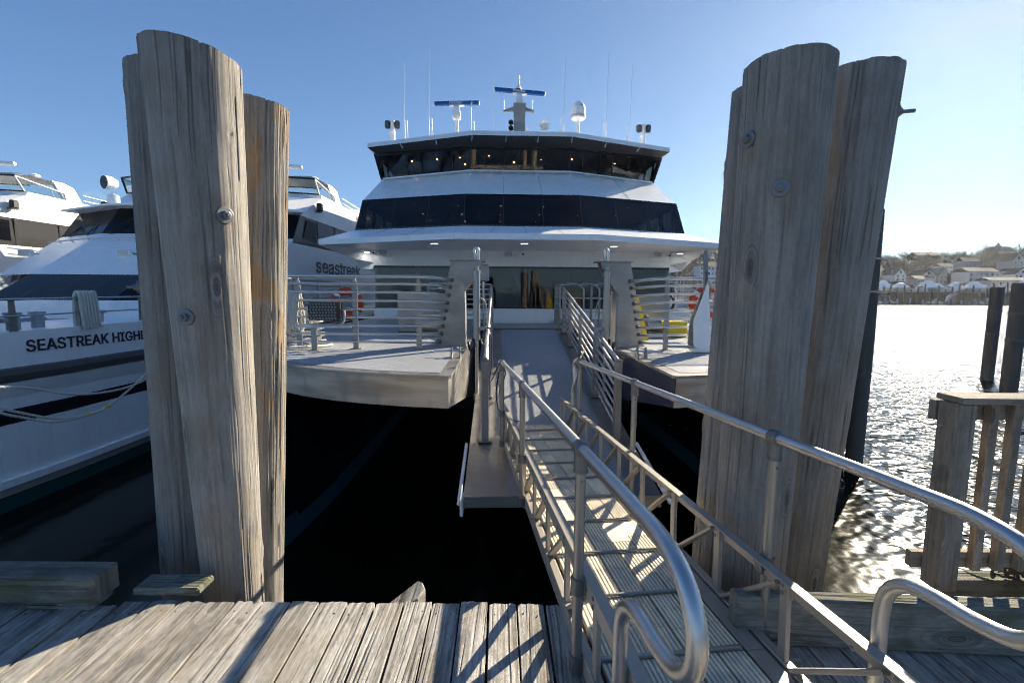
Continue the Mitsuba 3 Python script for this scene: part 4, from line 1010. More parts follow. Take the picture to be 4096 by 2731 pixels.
fput(FK, 'horn_bracket', tube([(-.31, 9.42, 9.0), (-.31, 9.4, RZ + .3)], .018, 6), 'dark_steel', 30)
dk = fput(FK, 'hailer_dish', cat([lathe([(0, .06), (.06, .03), (.11, .01), (.155, -.02), (.150, -.02), (.10, .022), (0, .075)], (.64, 9.08, 8.745), 22, (0, 1, -.1)), tube([(.64, 9.1, 8.72), (.635, 9.08, RZ)], .012, 6)]), 'white_gear', 30)
fput(dk, 'driver', lathe([(.0, -.06), (.035, -.05), (.045, .02), (.02, .06)], (.64, 9.06, 8.72), 12, (0, 1, .1)), 'plastic_grey', 30)
dm = fput(FK, 'satellite_dome', lathe([(.05, 8.15), (.05, 8.95), (.10, 8.97), (.20, 9.01), (.212, 9.06), (.212, 9.24), (.195, 9.33), (.15, 9.42), (.09, 9.475), (0, 9.49)], (1.635, 9.25, 0), 28), 'white_gear', 40, label='white satellite dome on a post')
fput(dm, 'grey_band', lathe([(.2135, 9.045), (.214, 9.05), (.214, 9.10), (.2135, 9.105)], (1.635, 9.25, 0), 28), 'plastic_grey', 30)
RY = np.array([[1.0, 0, 0], [0, 0, -1], [0, 1, 0]])
fput(dm, 'badge', box((1.665, 9.045, 9.335), (.11, .01, .02), 0, rotx(-.2)), 'letter_grey', False)
fput(FK, 'dome_brace', cat([tube([(1.635 + a, 9.25, 8.40), (1.635 + 2 * a, 9.2, RZ)], .013, 6) for a in (-.06, .06)]), 'white_gear', 30)
fput(FK, 'side_box', hull([(.13, 9.4, 8.4), (.26, 9.4, 8.42), (.26, 9.55, 8.42), (.13, 9.55, 8.4), (.22, 9.42, 8.75), (.14, 9.42, 8.78), (.14, 9.55, 8.78), (.22, 9.55, 8.72)]), 'white_gear', 20)

# ---- things on the fore deck
SUPER[:] = [1.0, (0.0, 0.0, 0.0)]
# floodlight on its stand at the left bow rail
fl = fput(FK, 'floodlight', hull([(-3.08 + a, 1.98 + b, 3.73 + c) for a, b, c in [(s * .22, d, e) for s in (-1, 1) for d in (-.05, .05) for e in (-.105, .105)] + [(s * .20, -.06, e) for s in (-1, 1) for e in (-.125, .125)]]), 'black_gear', 30, label='black floodlight with rows of round lenses on a bracket')
fput(fl, 'lens', cat([lathe([(.0175, 0), (.015, .008), (.008, .012), (0, .013)], (-3.08 - .185 + a * .0415 + (.0 if b % 2 else .010), 1.919, 3.73 - .10 + b * .0395), 9, (0, -1, 0)) for a in range(9) for b in range(6)]), 'lens_glass', 30, kind='stuff')
fput(fl, 'yoke', cat([tube(curve([(-3.34, 1.98, 3.74), (-3.34, 1.97, 3.6), (-3.25, 1.96, 3.53), (-3.08, 1.96, 3.52), (-2.90, 1.96, 3.53), (-2.82, 1.97, 3.6), (-2.82, 1.98, 3.74)], 5), .016, 8), box((-3.10, 1.97, 3.505), (.75, .05, .016), .003)]), 'alu_pipe', 30)
fput(fl, 'stand', cat([plate([(-3.28, 1.95, DK), (-3.20, 1.95, DK), (-3.20, 1.95, 3.50), (-3.28, 1.95, 3.50)], .012), box((-3.24, 1.95, DK + .01), (.16, .1, .014), .002)]), 'alu_plate', False)

# rope hank hung at the left end of the bow rail
rk = thing('rope_coil', 'big coil of white mooring rope heaped behind the left bow rail', 'rope')
r = random.Random(5); pts = []
for i in range(260):
    a = i * .31; w = i // 20
    pts.append((-3.78 + (.30 + .03 * math.sin(w * 2.1)) * math.cos(a) + .03 * r.gauss(0, .3), 2.9 + (.22 + .02 * math.cos(w * 1.7)) * math.sin(a) + .02 * r.gauss(0, .3), DK + .035 + w * .038 + .03 * math.sin(a * .5 + w)))
put(rk, 'coil', fm(tube(pts, .021, 7)), 'rope_white', True)
put(rk, 'loose_end', fm(tube(curve([pts[0], (-3.5, 2.7, DK + .03), (-3.2, 2.5, DK + .03), (-3.35, 2.2, DK + .03), (-3.7, 1.9, DK + .05)], 8), .021, 7)), 'rope_white', True)
hk = []
for i in range(7):
    x = -3.72 + i * .026; hk.append(tube(curve([(x, 2.36, 3.86), (x + .01, 2.30, 4.0), (x, 2.24, 3.86), (x - .02, 2.22, 3.55), (x, 2.30, 3.40 + .02 * (i % 3)), (x + .02, 2.38, 3.55), (x, 2.36, 3.86)], 6), .014, 6))
put(rk, 'hank', fm(cat(hk)), 'rope_white', True)


def lifering(label, c, n, R=.30, r_=.085):
    k = thing('life_ring', label, 'life ring')
    n = np.asarray(n, float) / np.linalg.norm(n)
    x = np.cross((0, 0, 1), n); x /= np.linalg.norm(x); y = np.cross(n, x)
    a = np.linspace(0, 2 * np.pi, 49); P = np.asarray(c) + R * (np.cos(a)[:, None] * x + np.sin(a)[:, None] * y)
    put(k, 'ring', fm(tube(P, r_, 14, caps=False)), 'orange_foam', True)
    for q in range(4):
        b = np.pi / 4 + q * np.pi / 2 + np.linspace(-.16, .16, 6); Q = np.asarray(c) + R * (np.cos(b)[:, None] * x + np.sin(b)[:, None] * y)
        put(k, 'band', fm(tube(Q, r_ + .003, 14)), 'letter_white', True)
    g = []
    for q in range(4):
        b = np.pi / 4 + q * np.pi / 2 + np.linspace(0, np.pi / 2, 9); rr_ = R + r_ + .03 * np.sin(np.linspace(0, np.pi, 9)); g.append(tube(np.asarray(c) + rr_[:, None] * (np.cos(b)[:, None] * x + np.sin(b)[:, None] * y), .007, 5))
    put(k, 'grab_line', fm(cat(g)), 'rope_white', True)


lifering('orange life ring with white bands hanging behind the left bow rail', (-4.28, 6.55, 3.72), (.25, -1, 0), .29, .09)
lifering('orange life ring hanging behind the anchor at the right bow rail', (4.15, 6.0, 3.78), (-.1, -1, 0), .29, .09)

# anchor stowed upright at the right bow rail
ak = thing('anchor', 'grey aluminium anchor stowed upright at the right bow rail with chain', 'anchor')
AU, AV = 2.26, 1.83
put(ak, 'shank', fm(slab([(AU - .075, AV, 4.55), (AU - .055, AV, 4.60), (AU - .03, AV, 4.60), (AU - .015, AV, 4.55), (AU + .045, AV, 3.25), (AU - .02, AV, 3.25)], (0, .022, 0))), 'alu_plate', False)
for s, nm in ((-1, 'fluke'), (1, 'fluke')):
    pts = [(AU - .01, AV + .03 * s, 4.17), (AU - .20, AV + .06 * s, 3.62), (AU - .20, AV + .10 * s, 3.30), (AU - .16, AV + .12 * s, 3.24), (AU + .05, AV + .10 * s, 3.24), (AU + .02, AV + .03 * s, 3.9)]
    put(ak, nm, fm(slab(pts, (0, .012, 0))), 'white_gear' if s < 0 else 'alu_plate', False)
put(ak, 'stock', fm(cat([tube([(AU - .60, AV - .03, 3.265), (AU - .52, AV - .03, 3.265), (AU - .52, AV - .03, 3.262), (AU + .12, AV - .03, 3.26)], [.016, .016, .020, .020], 12), lathe([(.021, 0), (.025, .005), (.025, .03), (.021, .035)], (AU - .25, AV - .03, 3.262), 12, (1, 0, 0))])), 'alu_pipe', 30)
put(ak, 'crown', fm(cat([box((AU, AV + .02, 3.215), (.34, .22, .06), .008), slab([(AU + .02, AV - .03, 3.56), (AU + .10, AV - .03, 3.56), (AU + .06, AV - .03, 3.22), (AU + .03, AV - .03, 3.22)], (0, .01, 0))])), 'white_gear', False)
put(ak, 'shackle', fm(cat([tube(curve([(AU - .10, AV + .01, 4.53), (AU - .135, AV + .01, 4.49), (AU - .125, AV + .01, 4.42), (AU - .09, AV + .01, 4.40), (AU - .07, AV + .01, 4.43)], 6), .012, 8), tube([(AU - .12, AV + .01, 4.535), (AU + .04, AV + .01, 4.53)], .014, 8)])), 'galv', True)
lettering(ak, 'FORTRESS', .030, np.array([[0, 1.0, 0], [0, 0, -1], [-1, 0, 0]]).T if False else np.array([[.045, 1, 0], [0, 0, -1], [-1, .045, 0]]), (AU - .022, AV - .001, 4.20), 'letter_navy')
for i in range(17):
    c = np.array([AU + .06 + .012 * math.sin(i * 1.3), AV + .06, 4.12 - i * .055]); a = np.linspace(0, 2 * np.pi, 13); fl_ = i % 2
    P = np.stack([c[0] + (.017 * np.cos(a) if fl_ else 0 * a), c[1] + (0 * a if fl_ else .017 * np.cos(a)), c[2] + .036 * np.sin(a)], 1)
    put(ak, 'chain_link', fm(tube(P, .0075, 6, caps=False)), 'galv', True)
gk2 = thing('hose_bundle', 'dark coil of hose hanging on the rail left of the anchor', 'hose')
P = []
for i in range(90):
    a = i * .42; P.append((3.35 + .10 * math.cos(a) + .01 * math.sin(i), 6.1 + .02 * math.sin(i * .7), 3.78 + .16 * math.sin(a)))
put(gk2, 'coil', fm(tube(P, .020, 6)), 'black_gear', True)
put(gk2, 'strap', fm(tube([(3.35, 6.08, 3.95), (3.36, 6.06, 4.24)], .03, 6)), 'black_gear', True)

# cord on the left ramp rail, twine on the right one
pk = thing('purple_cord', 'dark purple cord tied round the left ramp rail and hanging down to the gangway', 'cord')
w_ = lambda u, v, z: fx(np.array([u, v, z]))
zt_ = lambda v: rz(v) + .99
aa = np.linspace(0, 4 * np.pi, 30); vtie = 2.35
put(pk, 'knot', tube(fx(np.stack([-.815 + .033 * np.cos(aa), vtie + .01 * aa / 6, zt_(vtie) + .033 * np.sin(aa)], 1)), .008, 6), 'cord_purple', True)
end = gw(3.50, 0, .99)
put(pk, 'line', tube(curve([w_(-.78, vtie, zt_(vtie)), w_(-.755, vtie - .15, zt_(vtie) - .12), w_(-.745, vtie - .5, zt_(vtie) - .42), w_(-.76, vtie - .85, zt_(vtie) - .62), end + (-.02, .05, -.02), end, end + (.05, -.12, -.10), end + (.03, -.10, -.2)], 8), .0075, 6), 'cord_purple', True)
put(pk, 'tail', tube(curve([end, end + (-.06, .1, -.35), gw(3.55, -.03, .42), gw(3.6, .02, .36), fx(np.array([-.52, 1.55, rz(1.55) + .02])), fx(np.array([-.40, 1.45, rz(1.45) + .02])), fx(np.array([-.30, 1.44, rz(1.44) + .015]))], 8), .0075, 6), 'cord_purple', True)
tk = thing('tan_twine', 'tan twine stretched from the gangway handrail to the right ramp rail', 'twine')
e1, e2 = gw(3.37, .912, 1.0), fx(np.array([.815, 2.75, zt_(2.75)]))
put(tk, 'line', tube(curve([e1 + (0, 0, .03), e1 * .6 + e2 * .4 + (.01, 0, -.035), e2 + (-.02, 0, -.02)], 8), .007, 6), 'rope_tan', True)
put(tk, 'knot', tube(np.stack([e1[0] + .036 * np.cos(aa), e1[1] + .008 * aa / 6, e1[2] + .036 * np.sin(aa)], 1), .008, 6), 'rope_tan', True)
put(tk, 'knot', tube(fx(np.stack([.815 + .033 * np.cos(aa), 2.75 + .01 * aa / 6, zt_(2.75) + .033 * np.sin(aa)], 1)), .008, 6), 'rope_tan', True)

# ------------------------------------------------------------------ the older ferries moored to the left
def prism_y(pts_xz, y0, y1):
    return loft([[(x, y0, z) for x, z in pts_xz], [(x, y1, z) for x, z in pts_xz]])


def old_ferry(dx, dy, label, named):
    k = thing('passenger_ferry', label, 'ferry')
    sh = lambda P: np.asarray(P, float) + np.array([dx, dy, 0])
    def o(name, m, mat, smooth=30, par=None, **kw): return put(par or k, name, moved(m, None, (dx, dy, 0)), mat, smooth, **kw)
    XC = -13.0; HB = 4.0           # centre line and half beam at the waterline
    def X(s, d): return XC + s * d
    def rise(y): return np.interp(y, (4.4, 7.9, 10.9, 30), (3.20, 3.235, 3.29, 3.35))
    # demi hulls: port one is the nearer
    L = [(4.3, .0), (4.7, .35), (5.6, .75), (7.2, .96), (9.0, 1.0), (30.0, 1.0)]
    for s in (-1, 1):
        lv = lambda y, z_: z_
        def side(y, t, z, ins=0.0):          # outer hull side at height z
            return (X(s, (2.9 + (HB - 2.9) * t) + ins), y, z)
        prof = (('boot_top', -.6, .30, -.10, 'teal_paint', .0), ('grey_band', .30, .48, -.05, 'grey_paint', .03), ('chine', .48, .62, .07, 'white_paint', .0), ('topside', .62, 1.60, .0, 'white_paint', 0), ('dark_stripe', 1.60, 1.86, .02, 'stripe_black', 0), ('upper_topside', 1.86, 2.08, .03, 'white_paint', 0), ('flare', 2.08, 2.36, .05, 'white_paint', 0), ('bulwark', 2.36, None, .05, 'white_paint', 0))
        for nm, z0, z1, ins, mat, _ in prof:
            secs = []
            for y, t in L:
                tilt = .055 * (y - 7.9) / 3 if y < 11 else .055 + .004 * (y - 11)
                zz0 = z0 - tilt * (1 if 0 < z0 else 0); zz1 = (rise(y) if z1 is None else z1 - tilt * (1 if z1 > .1 else 0))
                rk = -.32 * (z0 if z0 > 0 else 0) / 3; rk1 = -.32 * ((z1 or 3.2)) / 3
                fr = 1 if y < 4.6 else .5 if y < 5 else 0
                a = side(y + rk * 3 * fr, t, zz0, ins); b = side(y + rk1 * 3 * fr, t, zz1, ins + (.01 if nm != 'flare' else .12))
                c = (X(s, 1.7 if t > 0 else 2.9), b[1], zz1); d = (X(s, 1.7 if t > 0 else 2.9), a[1], zz0)
                secs.append([a, b, c, d])
            o(nm, loft(secs), mat, 25)
        rub = [(side(y - .9 * (1 if y < 4.6 else .5 if y < 5 else 0), t, 2.50 - (.05 * (y - 7.9) / 3 if y < 11 else .05), .15)) for y, t in L]
        o('rub_rail', loft([[(p[0] - s * .14, p[1], p[2] - .135), (p[0] + s * .02, p[1], p[2] - .12), (p[0] + s * .05, p[1], p[2]), (p[0] + s * .02, p[1], p[2] + .10), (p[0] - s * .14, p[1], p[2] + .12)] for p in rub]), 'rubber_grey', 25)
    o('foredeck', slab([(X(-1, 3.9), 4.8, 3.19), (X(1, 3.9), 4.8, 3.19), (X(1, 4.05), 30, 3.25), (X(-1, 4.05), 30, 3.25)], (0, 0, -.2)), 'deck_grey', False)
    o('bow_front', slab([(X(-1, 3.0), 4.35, 3.2), (X(1, 3.0), 4.35, 3.2), (X(1, 2.9), 4.6, 2.2), (X(-1, 2.9), 4.6, 2.2)], (0, .1, 0)), 'white_paint', False)
    # rails round the bow
    for s in (-1, 1):
        path = [(X(s, .3), 4.55), (X(s, 2.8), 4.6), (X(s, 3.55), 5.3), (X(s, 3.92), 6.8), (X(s, 4.02), 9.0), (X(s, 4.05), 16.5)]
        P = np.array(path)
        for h in (.60, .30):
            o('rail_pipe', tube(curve([(x, y, rise(y) + h - .02) for x, y in path], 6), .022 if h > .5 else .016, 10), 'alu_pipe', True)
        for y in (5.5, 6.8, 8.2, 9.6, 11.0, 12.5, 14.0, 15.5):
            x = np.interp(y, P[1:, 1], P[1:, 0])
            o('rail_post', slab([(x, y - .075, rise(y)), (x, y + .075, rise(y)), (x, y + .05, rise(y) + .58), (x, y - .05, rise(y) + .58)], (.014, 0, 0)), 'alu_plate', False)
    o('deck_locker', box((X(1, 3.2), 7.4, 3.42), (1.1, 1.6, .42), .02), 'grey_paint', 30)
    o('bitts', cat([lathe([(.0, 0), (.10, 0), (.10, .32), (.13, .33), (.13, .37), (0, .38)], (X(1, 3.55), y, 3.2), 16) for y in (8.6, 9.05)] + [tube([(X(1, 3.55), 8.4, 3.42), (X(1, 3.55), 9.2, 3.42)], .04, 8)]), 'grey_paint', 30)
    o('bow_lamp', cat([tube([(X(1, 3.9), 10.1, 3.3), (X(1, 3.9), 10.1, 3.5)], .025, 8), lathe([(0, 0), (.075, 0), (.075, .06), (0, .07)], (X(1, 3.9), 10.1, 3.5), 12)]), 'plastic_grey', 30)
    # superstructure: front faces
    def rng4(uk, yk, ut, yt, z): return [(X(-1, ut), yt, z), (X(-1, uk), yk, z), (X(1, uk), yk, z), (X(1, ut), yt, z)]
    a0, a1 = rng4(1.75, 12.6, 4.5, 14.2, 3.22), rng4(1.75, 12.75, 4.5, 14.35, 3.72)
    a2, a3, a4 = rng4(1.75, 14.1, 4.5, 15.6, 4.48), rng4(1.7, 16.6, 4.5, 17.95, 6.02), rng4(1.7, 17.45, 4.45, 18.75, 7.05)
    a5 = rng4(1.65, 19.8, 4.45, 20.9, 8.12); a6 = rng4(1.6, 20.05, 4.35, 21.1, 8.32)
    o('lower_front', strip(a0, a1), 'white_paint', 8)
    for nm, p, q, mat, nseg in (('lower_window', a1, a2, 'gloss_black', (2, 4, 2)), ('upper_window', a3, a4, 'gloss_black', (3, 4, 3))):
        for i in range(3):
            for t in range(nseg[i]):
                A, B, C, D_ = [np.asarray(v) for v in (sub(p[i], p[i + 1], t / nseg[i]), sub(p[i], p[i + 1], (t + 1) / nseg[i]), sub(q[i], q[i + 1], (t + 1) / nseg[i]), sub(q[i], q[i + 1], t / nseg[i]))]
                e = (B - A) / np.linalg.norm(B - A) * .02
                o(nm, M([A + e, B - e, C - e, D_ + e], [[0, 1, 2], [0, 2, 3]]), mat, False)
                if t or i: o('window_bar', bar(A + (0, .012, 0), D_ + (0, .012, 0), .05, .02), 'black_frame', False)
    o('front_brow', strip(a2, a3), 'white_paint', 8)
    o('roof_brow', strip(a4, a5), 'white_paint', 8); o('bulwark_front', strip(a5, a6), 'white_paint', 8)
    # visor plate above the upper windows
    vb = rng4(1.7, 16.9, 4.75, 18.3, 7.07); vt = rng4(1.7, 16.9, 4.75, 18.3, 7.13); vr = rng4(1.7, 18.0, 4.5, 19.0, 7.30)
    o('visor', cat([strip(vb, vt), strip(vt, vr), strip([(p[0], p[1] + .001, p[2]) for p in vb], [(p[0], p[1] + .02, 7.045) for p in a4])]), 'white_paint', 10)
    gr_ = [np.asarray(sub(a2[i], a3[i], .80)) + (0, -.04, .07) for i in range(4)]
    o('grab_rail', tube([gr_[0], sub(gr_[0], gr_[1], .98), gr_[1], gr_[2], sub(gr_[2], gr_[3], .02), gr_[3]], .022, 8), 'alu_pipe', True)
    o('grab_rail_feet', cat([bar(p, np.asarray(p) + (0, .06, -.09), .03, .03) for p in [sub(gr_[0], gr_[1], t) for t in (0, .3, .6, 1)] + [sub(gr_[1], gr_[2], t) for t in (.3, .6, 1)]]), 'plastic_grey', False)
    for u in (-3.2, .3, 3.0):
        p = np.asarray(sub(sub(a2[1], a2[2], .5), sub(a3[1], a3[2], .5), .45)) * (0, 1, 1) + (X(1, u), -.1 + .16 * max(0, abs(u) - 1.7), .05)
        fl_ = o('deck_light', box(p, (.42, .16, .22), .02), 'white_gear', 30); o('lens', box(p + (0, -.082, 0), (.36, .01, .17), .003), 'plastic_grey', 30, par=fl_)
        o('bracket', tube([p + (.2, .05, 0), p + (.32, .12, -.04)], .02, 6), 'dark_steel', 30, par=fl_)
    for i in range(7):
        p = np.asarray(sub(a3[0], a3[3], (i + .6) / 7.4)); p[1] = np.interp(abs(p[0] - XC), (0, 1.7, 4.5), (16.6, 16.6, 17.95)) - .06
        o('wiper', cat([box(p + (0, 0, .02), (.14, .08, .08), .02), tube([p + (0, 0, .03), p + (.38, .38, .55)], .016, 6), tube([p + (.2, .22, .30), p + (.62, .50, .72)], .02, 6)]), 'black_gear', 30)
    # sides
    YE = 31.0
    for s in (-1, 1):
        i = 0 if s < 0 else 3
        def S(y, z): return (X(s, 4.5), y, z)
        o('side_wall', slab([S(12.6 + 1.6, 3.22), S(YE, 3.22), S(YE, 5.95), S(17.85, 5.86), a3[i], a2[i], a1[i]], (-s * .06, 0, 0)), 'white_paint', False)
        o('side_band', slab([S(17.86, 5.87), S(YE, 5.96), S(YE, 7.08), a4[i], a3[i]], (-s * .05, 0, 0)), 'gloss_smoke', False)
        fr = 20.05
        o('side_window_frame', cat([bar(S(y, 5.9), S(y + .02, 7.05), .05, .02, (s, 0, 0)) for y in (20.25, 22.2, 24.3, 26.5)]), 'black_frame', False)
        o('door_window', plate([(X(s, 4.5) + s * .012, y, z) for y, z in ((18.75, 6.12), (20.05, 6.06), (20.05, 6.92), (19.25, 6.95))] if s > 0 else [(X(s, 4.5) + s * .012, y, z) for y, z in ((19.25, 6.95), (20.05, 6.92), (20.05, 6.06), (18.75, 6.12))], .01), 'gloss_black', False)
        o('upper_side', slab([a4[i], S(YE, 7.08), S(YE, 7.6), S(25.4, 7.75), S(24.9, 7.97), a5[i]], (-s * .06, 0, 0)), 'white_paint', False)
        o('bulwark_side', slab([a5[i], S(24.9, 7.975), S(24.75, 8.25), (X(s, 4.42), 23.9, 8.27), a6[i]], (-s * .05, 0, 0)), 'white_paint', False)
        # flybridge side: windscreen panes, frames, hard-top leg
        f0, f1 = np.array((X(s, 4.3), 21.0, 8.33)), np.array((X(s, 4.3), 22.9, 8.30)); g0, g1 = np.array((X(s, 4.25), 20.7, 8.93)), np.array((X(s, 4.25), 22.9, 8.62))
        o('side_screen', M([f0, f1, g1, g0], [[0, 1, 2], [0, 2, 3]]), 'pane_clear', False)
        o('screen_frame', cat([bar(g0, g1, .05, .05), bar(f0, g0, .07, .05), bar(sub(f0, f1, .7), sub(g0, g1, .7), .04, .04), bar(f1, g1, .05, .05)]), 'plastic_grey', 30)
        o('hardtop_leg', slab([(X(s, 4.3), 22.85, 8.28), (X(s, 4.3), 23.75, 8.28), (X(s, 4.2), 23.45, 8.98), (X(s, 4.1), 23.0, 9.14), (X(s, 4.1), 22.5, 9.12), (X(s, 4.2), 22.75, 8.95)], (-s * .12, 0, 0)), 'white_paint', False)
        o('aft_rail', cat([tube([(X(s, 4.3), 23.8, z), (X(s, 4.3), 30, z - .15)], .03, 8) for z in (8.45, 8.70)] + [tube([(X(s, 4.3), y, 7.8), (X(s, 4.3), y, 8.6)], .03, 8) for y in (25, 27, 29)]), 'alu_pipe', 30)
        o('side_lamp', cat([box((X(s, 4.62), 20.15, 7.42), (.22, .30, .05), .01), box((X(s, 4.64), 20.2, 7.62), (.2, .26, .34), .03)]), 'black_gear', 30)
        o('stair_shelf', box((X(s, 4.55), 17.2, 4.62), (.3, 1.2, .06), .01), 'white_paint', 30)
        for y in (25.6, 26.9): o('life_raft', moved(lathe([(.0, -.62), (.40, -.62), (.44, -.56), (.44, -.05), (.47, -.04), (.47, .04), (.44, .05), (.44, .56), (.40, .62), (0, .62)], (0, 0, 0), 20, (.35 * s, 1, .12)), None, (X(s, 4.1), y, 8.05)), 'white_gear', 30)
        for y in (27.9, 29.2): o('raft_cradle', box((X(s, 4.1), y - 2, 7.62), (.7, .1, .3), .02), 'plastic_grey', 30)
    # flybridge front screen and hard top
    ff0, ff1 = (X(-1, 4.3), 21.0, 8.33), (X(1, 4.3), 21.0, 8.33)
    B = [(X(-1, 4.3), 21.0, 8.33), (X(-1, 1.6), 20.1, 8.33), (X(1, 1.6), 20.1, 8.33), (X(1, 4.3), 21.0, 8.33)]; Tt = [(X(-1, 4.25), 20.7, 8.93), (X(-1, 1.6), 19.85, 8.93), (X(1, 1.6), 19.85, 8.93), (X(1, 4.25), 20.7, 8.93)]
    for i, n_ in ((0, 2), (1, 3), (2, 2)):
        for t in range(n_):
            q = [sub(B[i], B[i + 1], t / n_), sub(B[i], B[i + 1], (t + 1) / n_), sub(Tt[i], Tt[i + 1], (t + 1) / n_), sub(Tt[i], Tt[i + 1], t / n_)]
            o('front_screen', M(q, [[0, 1, 2], [0, 2, 3]]), 'pane_clear', False)
            o('screen_post', bar(q[0], q[3], .07, .05), 'black_frame', 30)
    o('screen_rail', cat([tube([q for q in Tt], .04, 8), tube([q for q in B], .03, 8), tube([np.asarray(q) + (0, .25, .30) for q in B], .022, 8)]), 'black_frame', 30)
    o('hardtop', loft([[(X(-1, 4.15), y, 9.02 + d), (X(-1, 3.9), y, 9.10 + d), (X(1, 3.9), y, 9.10 + d), (X(1, 4.15), y, 9.02 + d), (X(1, 4.0), y, 8.98 + d), (X(-1, 4.0), y, 8.98 + d)] for y, d in ((20.9, 0), (21.2, .05), (22.9, .04))]), 'grey_paint', 20)
    rk_ = o('radar', cat([lathe([(.0, 9.12), (.16, 9.12), (.26, 9.22), (.30, 9.34), (.22, 9.42), (.10, 9.45), (.08, 9.58), (0, 9.58)], (X(1, 2.3), 21.4, 0), 18)]), 'white_gear', 30)
    sc_ = o('scanner', moved(box((0, 0, 0), (1.9, .20, .17), .04), rotz(.32), (X(1, 2.4), 21.4, 9.68)), 'white_gear', 30, par=rk_)
    if named: lettering(sc_, 'FURUNO', .115, rotz(.32) @ RY, np.array((X(1, 1.9), 21.4, 9.69)) + rotz(.32) @ np.array((0, -.105, 0)) + (dx, dy, 0), 'letter_navy', xf=False)
    o('dome_aerial', lathe([(0, 9.12), (.05, 9.12), (.05, 9.20), (.22, 9.24), (.20, 9.32), (.10, 9.37), (0, 9.38)], (X(1, 3.6), 22.2, 0), 16), 'white_gear', 30)
    o('aerial_mast', cat([tube([(X(1, 1.35), 22.5, 9.1), (X(1, 1.2), 22.6, 11.4)], .05, 8), tube([(X(1, .7), 22.4, 9.1), (X(1, 1.24), 22.5, 10.5)], .03, 8), lathe([(0, 0), (.10, 0), (.10, .2), (0, .22)], (X(1, 1.2), 22.6, 11.4), 10)]), 'dark_steel', 30)
    sl = o('searchlight', cat([lathe([(0, 7.25), (.20, 7.25), (.20, 7.62), (.17, 7.68), (.05, 7.70), (.05, 7.78), (0, 7.8)], (X(-1, 2.55), 18.2, 0), 18), lathe([(0, .30), (.16, .28), (.25, .10), (.26, -.12), (.24, -.14), (.0, -.10)], (X(-1, 2.62), 18.1, 8.12), 20, (.45, 1, .05))]), 'white_gear', 30)
    o('lens', lathe([(.245, -.145), (.20, -.148), (0, -.15)], (X(-1, 2.62), 18.1, 8.12), 20, (.45, 1, .05)), 'gloss_black', 30, par=sl)
    if named:
        Rp = np.array([[0, 0, 1.0], [1, 0, 0], [0, 1, 0]])           # text on a wall that faces +x, read from the bow aft
        m = meshkit.text_mesh('seastreak', .62, .01, True); v = np.array(m.vertices); v[:, 0] *= 5.75 / np.ptp(v[:, 0]); v[:, 0] -= v[:, 0].min(); v[:, 1] *= .95
        put(k, 'lettering', M(np.stack([np.full(len(v), X(1, 4.5) + .003) + v[:, 2], 19.9 + v[:, 0], 4.84 + v[:, 1]], 1) + (dx, dy, 0), m.faces), 'letter_navy', False)
        m = meshkit.text_mesh('SEASTREAK HIGHLANDS', .20, .008, True); v = np.array(m.vertices); v[:, 0] -= v[:, 0].min(); v[:, 0] *= 3.55 / np.ptp(v[:, 0])
        yy = 8.32 + v[:, 0]; t = np.interp(yy, [a for a, _ in L], [b for _, b in L])
        put(k, 'lettering', M(np.stack([X(1, 2.9 + (HB - 2.9) * t) + .066 + v[:, 2], yy, 2.865 + v[:, 1] * 1.05 - .012 * v[:, 0]], 1) + (dx, dy, 0), m.faces), 'letter_navy', False)
    return k


old_ferry(0, 0, 'white ferry moored behind the left piles, with its name in dark capitals on the bow', True)
old_ferry(-12.9, -.3, 'far left white ferry, mostly hidden, with sunlit flybridge and slim dark mast', False)

# rope hank hung over the rail of the neighbour ferry
hk_ = thing('rope_hank', 'thick hank of white rope hung over the rail of the left ferry', 'rope')
for i in range(6):
    y = 9.42 + i * .072; x0 = -8.97
    put(hk_, 'loop', tube(curve([(x0 + .10, y, 3.20), (x0 + .07, y, 3.6), (x0 + .05, y, 3.88), (x0, y + .01, 3.97), (x0 - .06, y, 3.88), (x0 - .09, y, 3.5), (x0 - .08, y, 3.2)], 5), .030, 8), 'rope_white', True)


def rope(pts, r_, strands=3, turns=9.0):
    """laid rope: strands twisted round each other"""
    C = curve(pts, 40); s = np.concatenate([[0], np.cumsum(np.linalg.norm(np.diff(C, axis=0), axis=1))])
    t = np.gradient(C, axis=0); t /= np.linalg.norm(t, axis=1, keepdims=True); n = np.cross(t, (0, 0, 1.0)); n /= np.linalg.norm(n, axis=1, keepdims=True); b = np.cross(t, n)
    return cat([tube(C + .55 * r_ * (np.cos(turns * s + q * 2.094)[:, None] * n + np.sin(turns * s + q * 2.094)[:, None] * b), r_ * .58, 6) for q in range(strands)])


ropes = (('upper slack mooring rope hanging across the left ferry hull', ((-6.35, 4.7, 2.83), (-6.4, 5.35, 2.83), (-6.4, 5.95, 2.70), (-6.4, 6.4, 2.52), (-6.4, 6.9, 2.42), (-6.4, 7.45, 2.40), (-6.35, 7.9, 2.50), (-6.3, 8.4, 2.70), (-6.2, 9.2, 3.05))),
         ('lower slack mooring rope with yellow bands hanging across the left ferry hull', ((-6.35, 4.7, 2.78), (-6.4, 5.3, 2.66), (-6.4, 5.75, 2.43), (-6.4, 6.25, 2.20), (-6.4, 6.7, 2.14), (-6.4, 7.05, 2.17), (-6.4, 7.5, 2.36), (-6.35, 7.95, 2.66), (-6.3, 8.5, 3.05))),
         ('lowest mooring rope, lying close under the banded one at the left edge', ((-6.33, 4.7, 2.73), (-6.38, 5.28, 2.60), (-6.38, 5.72, 2.38), (-6.38, 6.2, 2.17), (-6.39, 6.7, 2.125), (-6.39, 7.0, 2.15))))
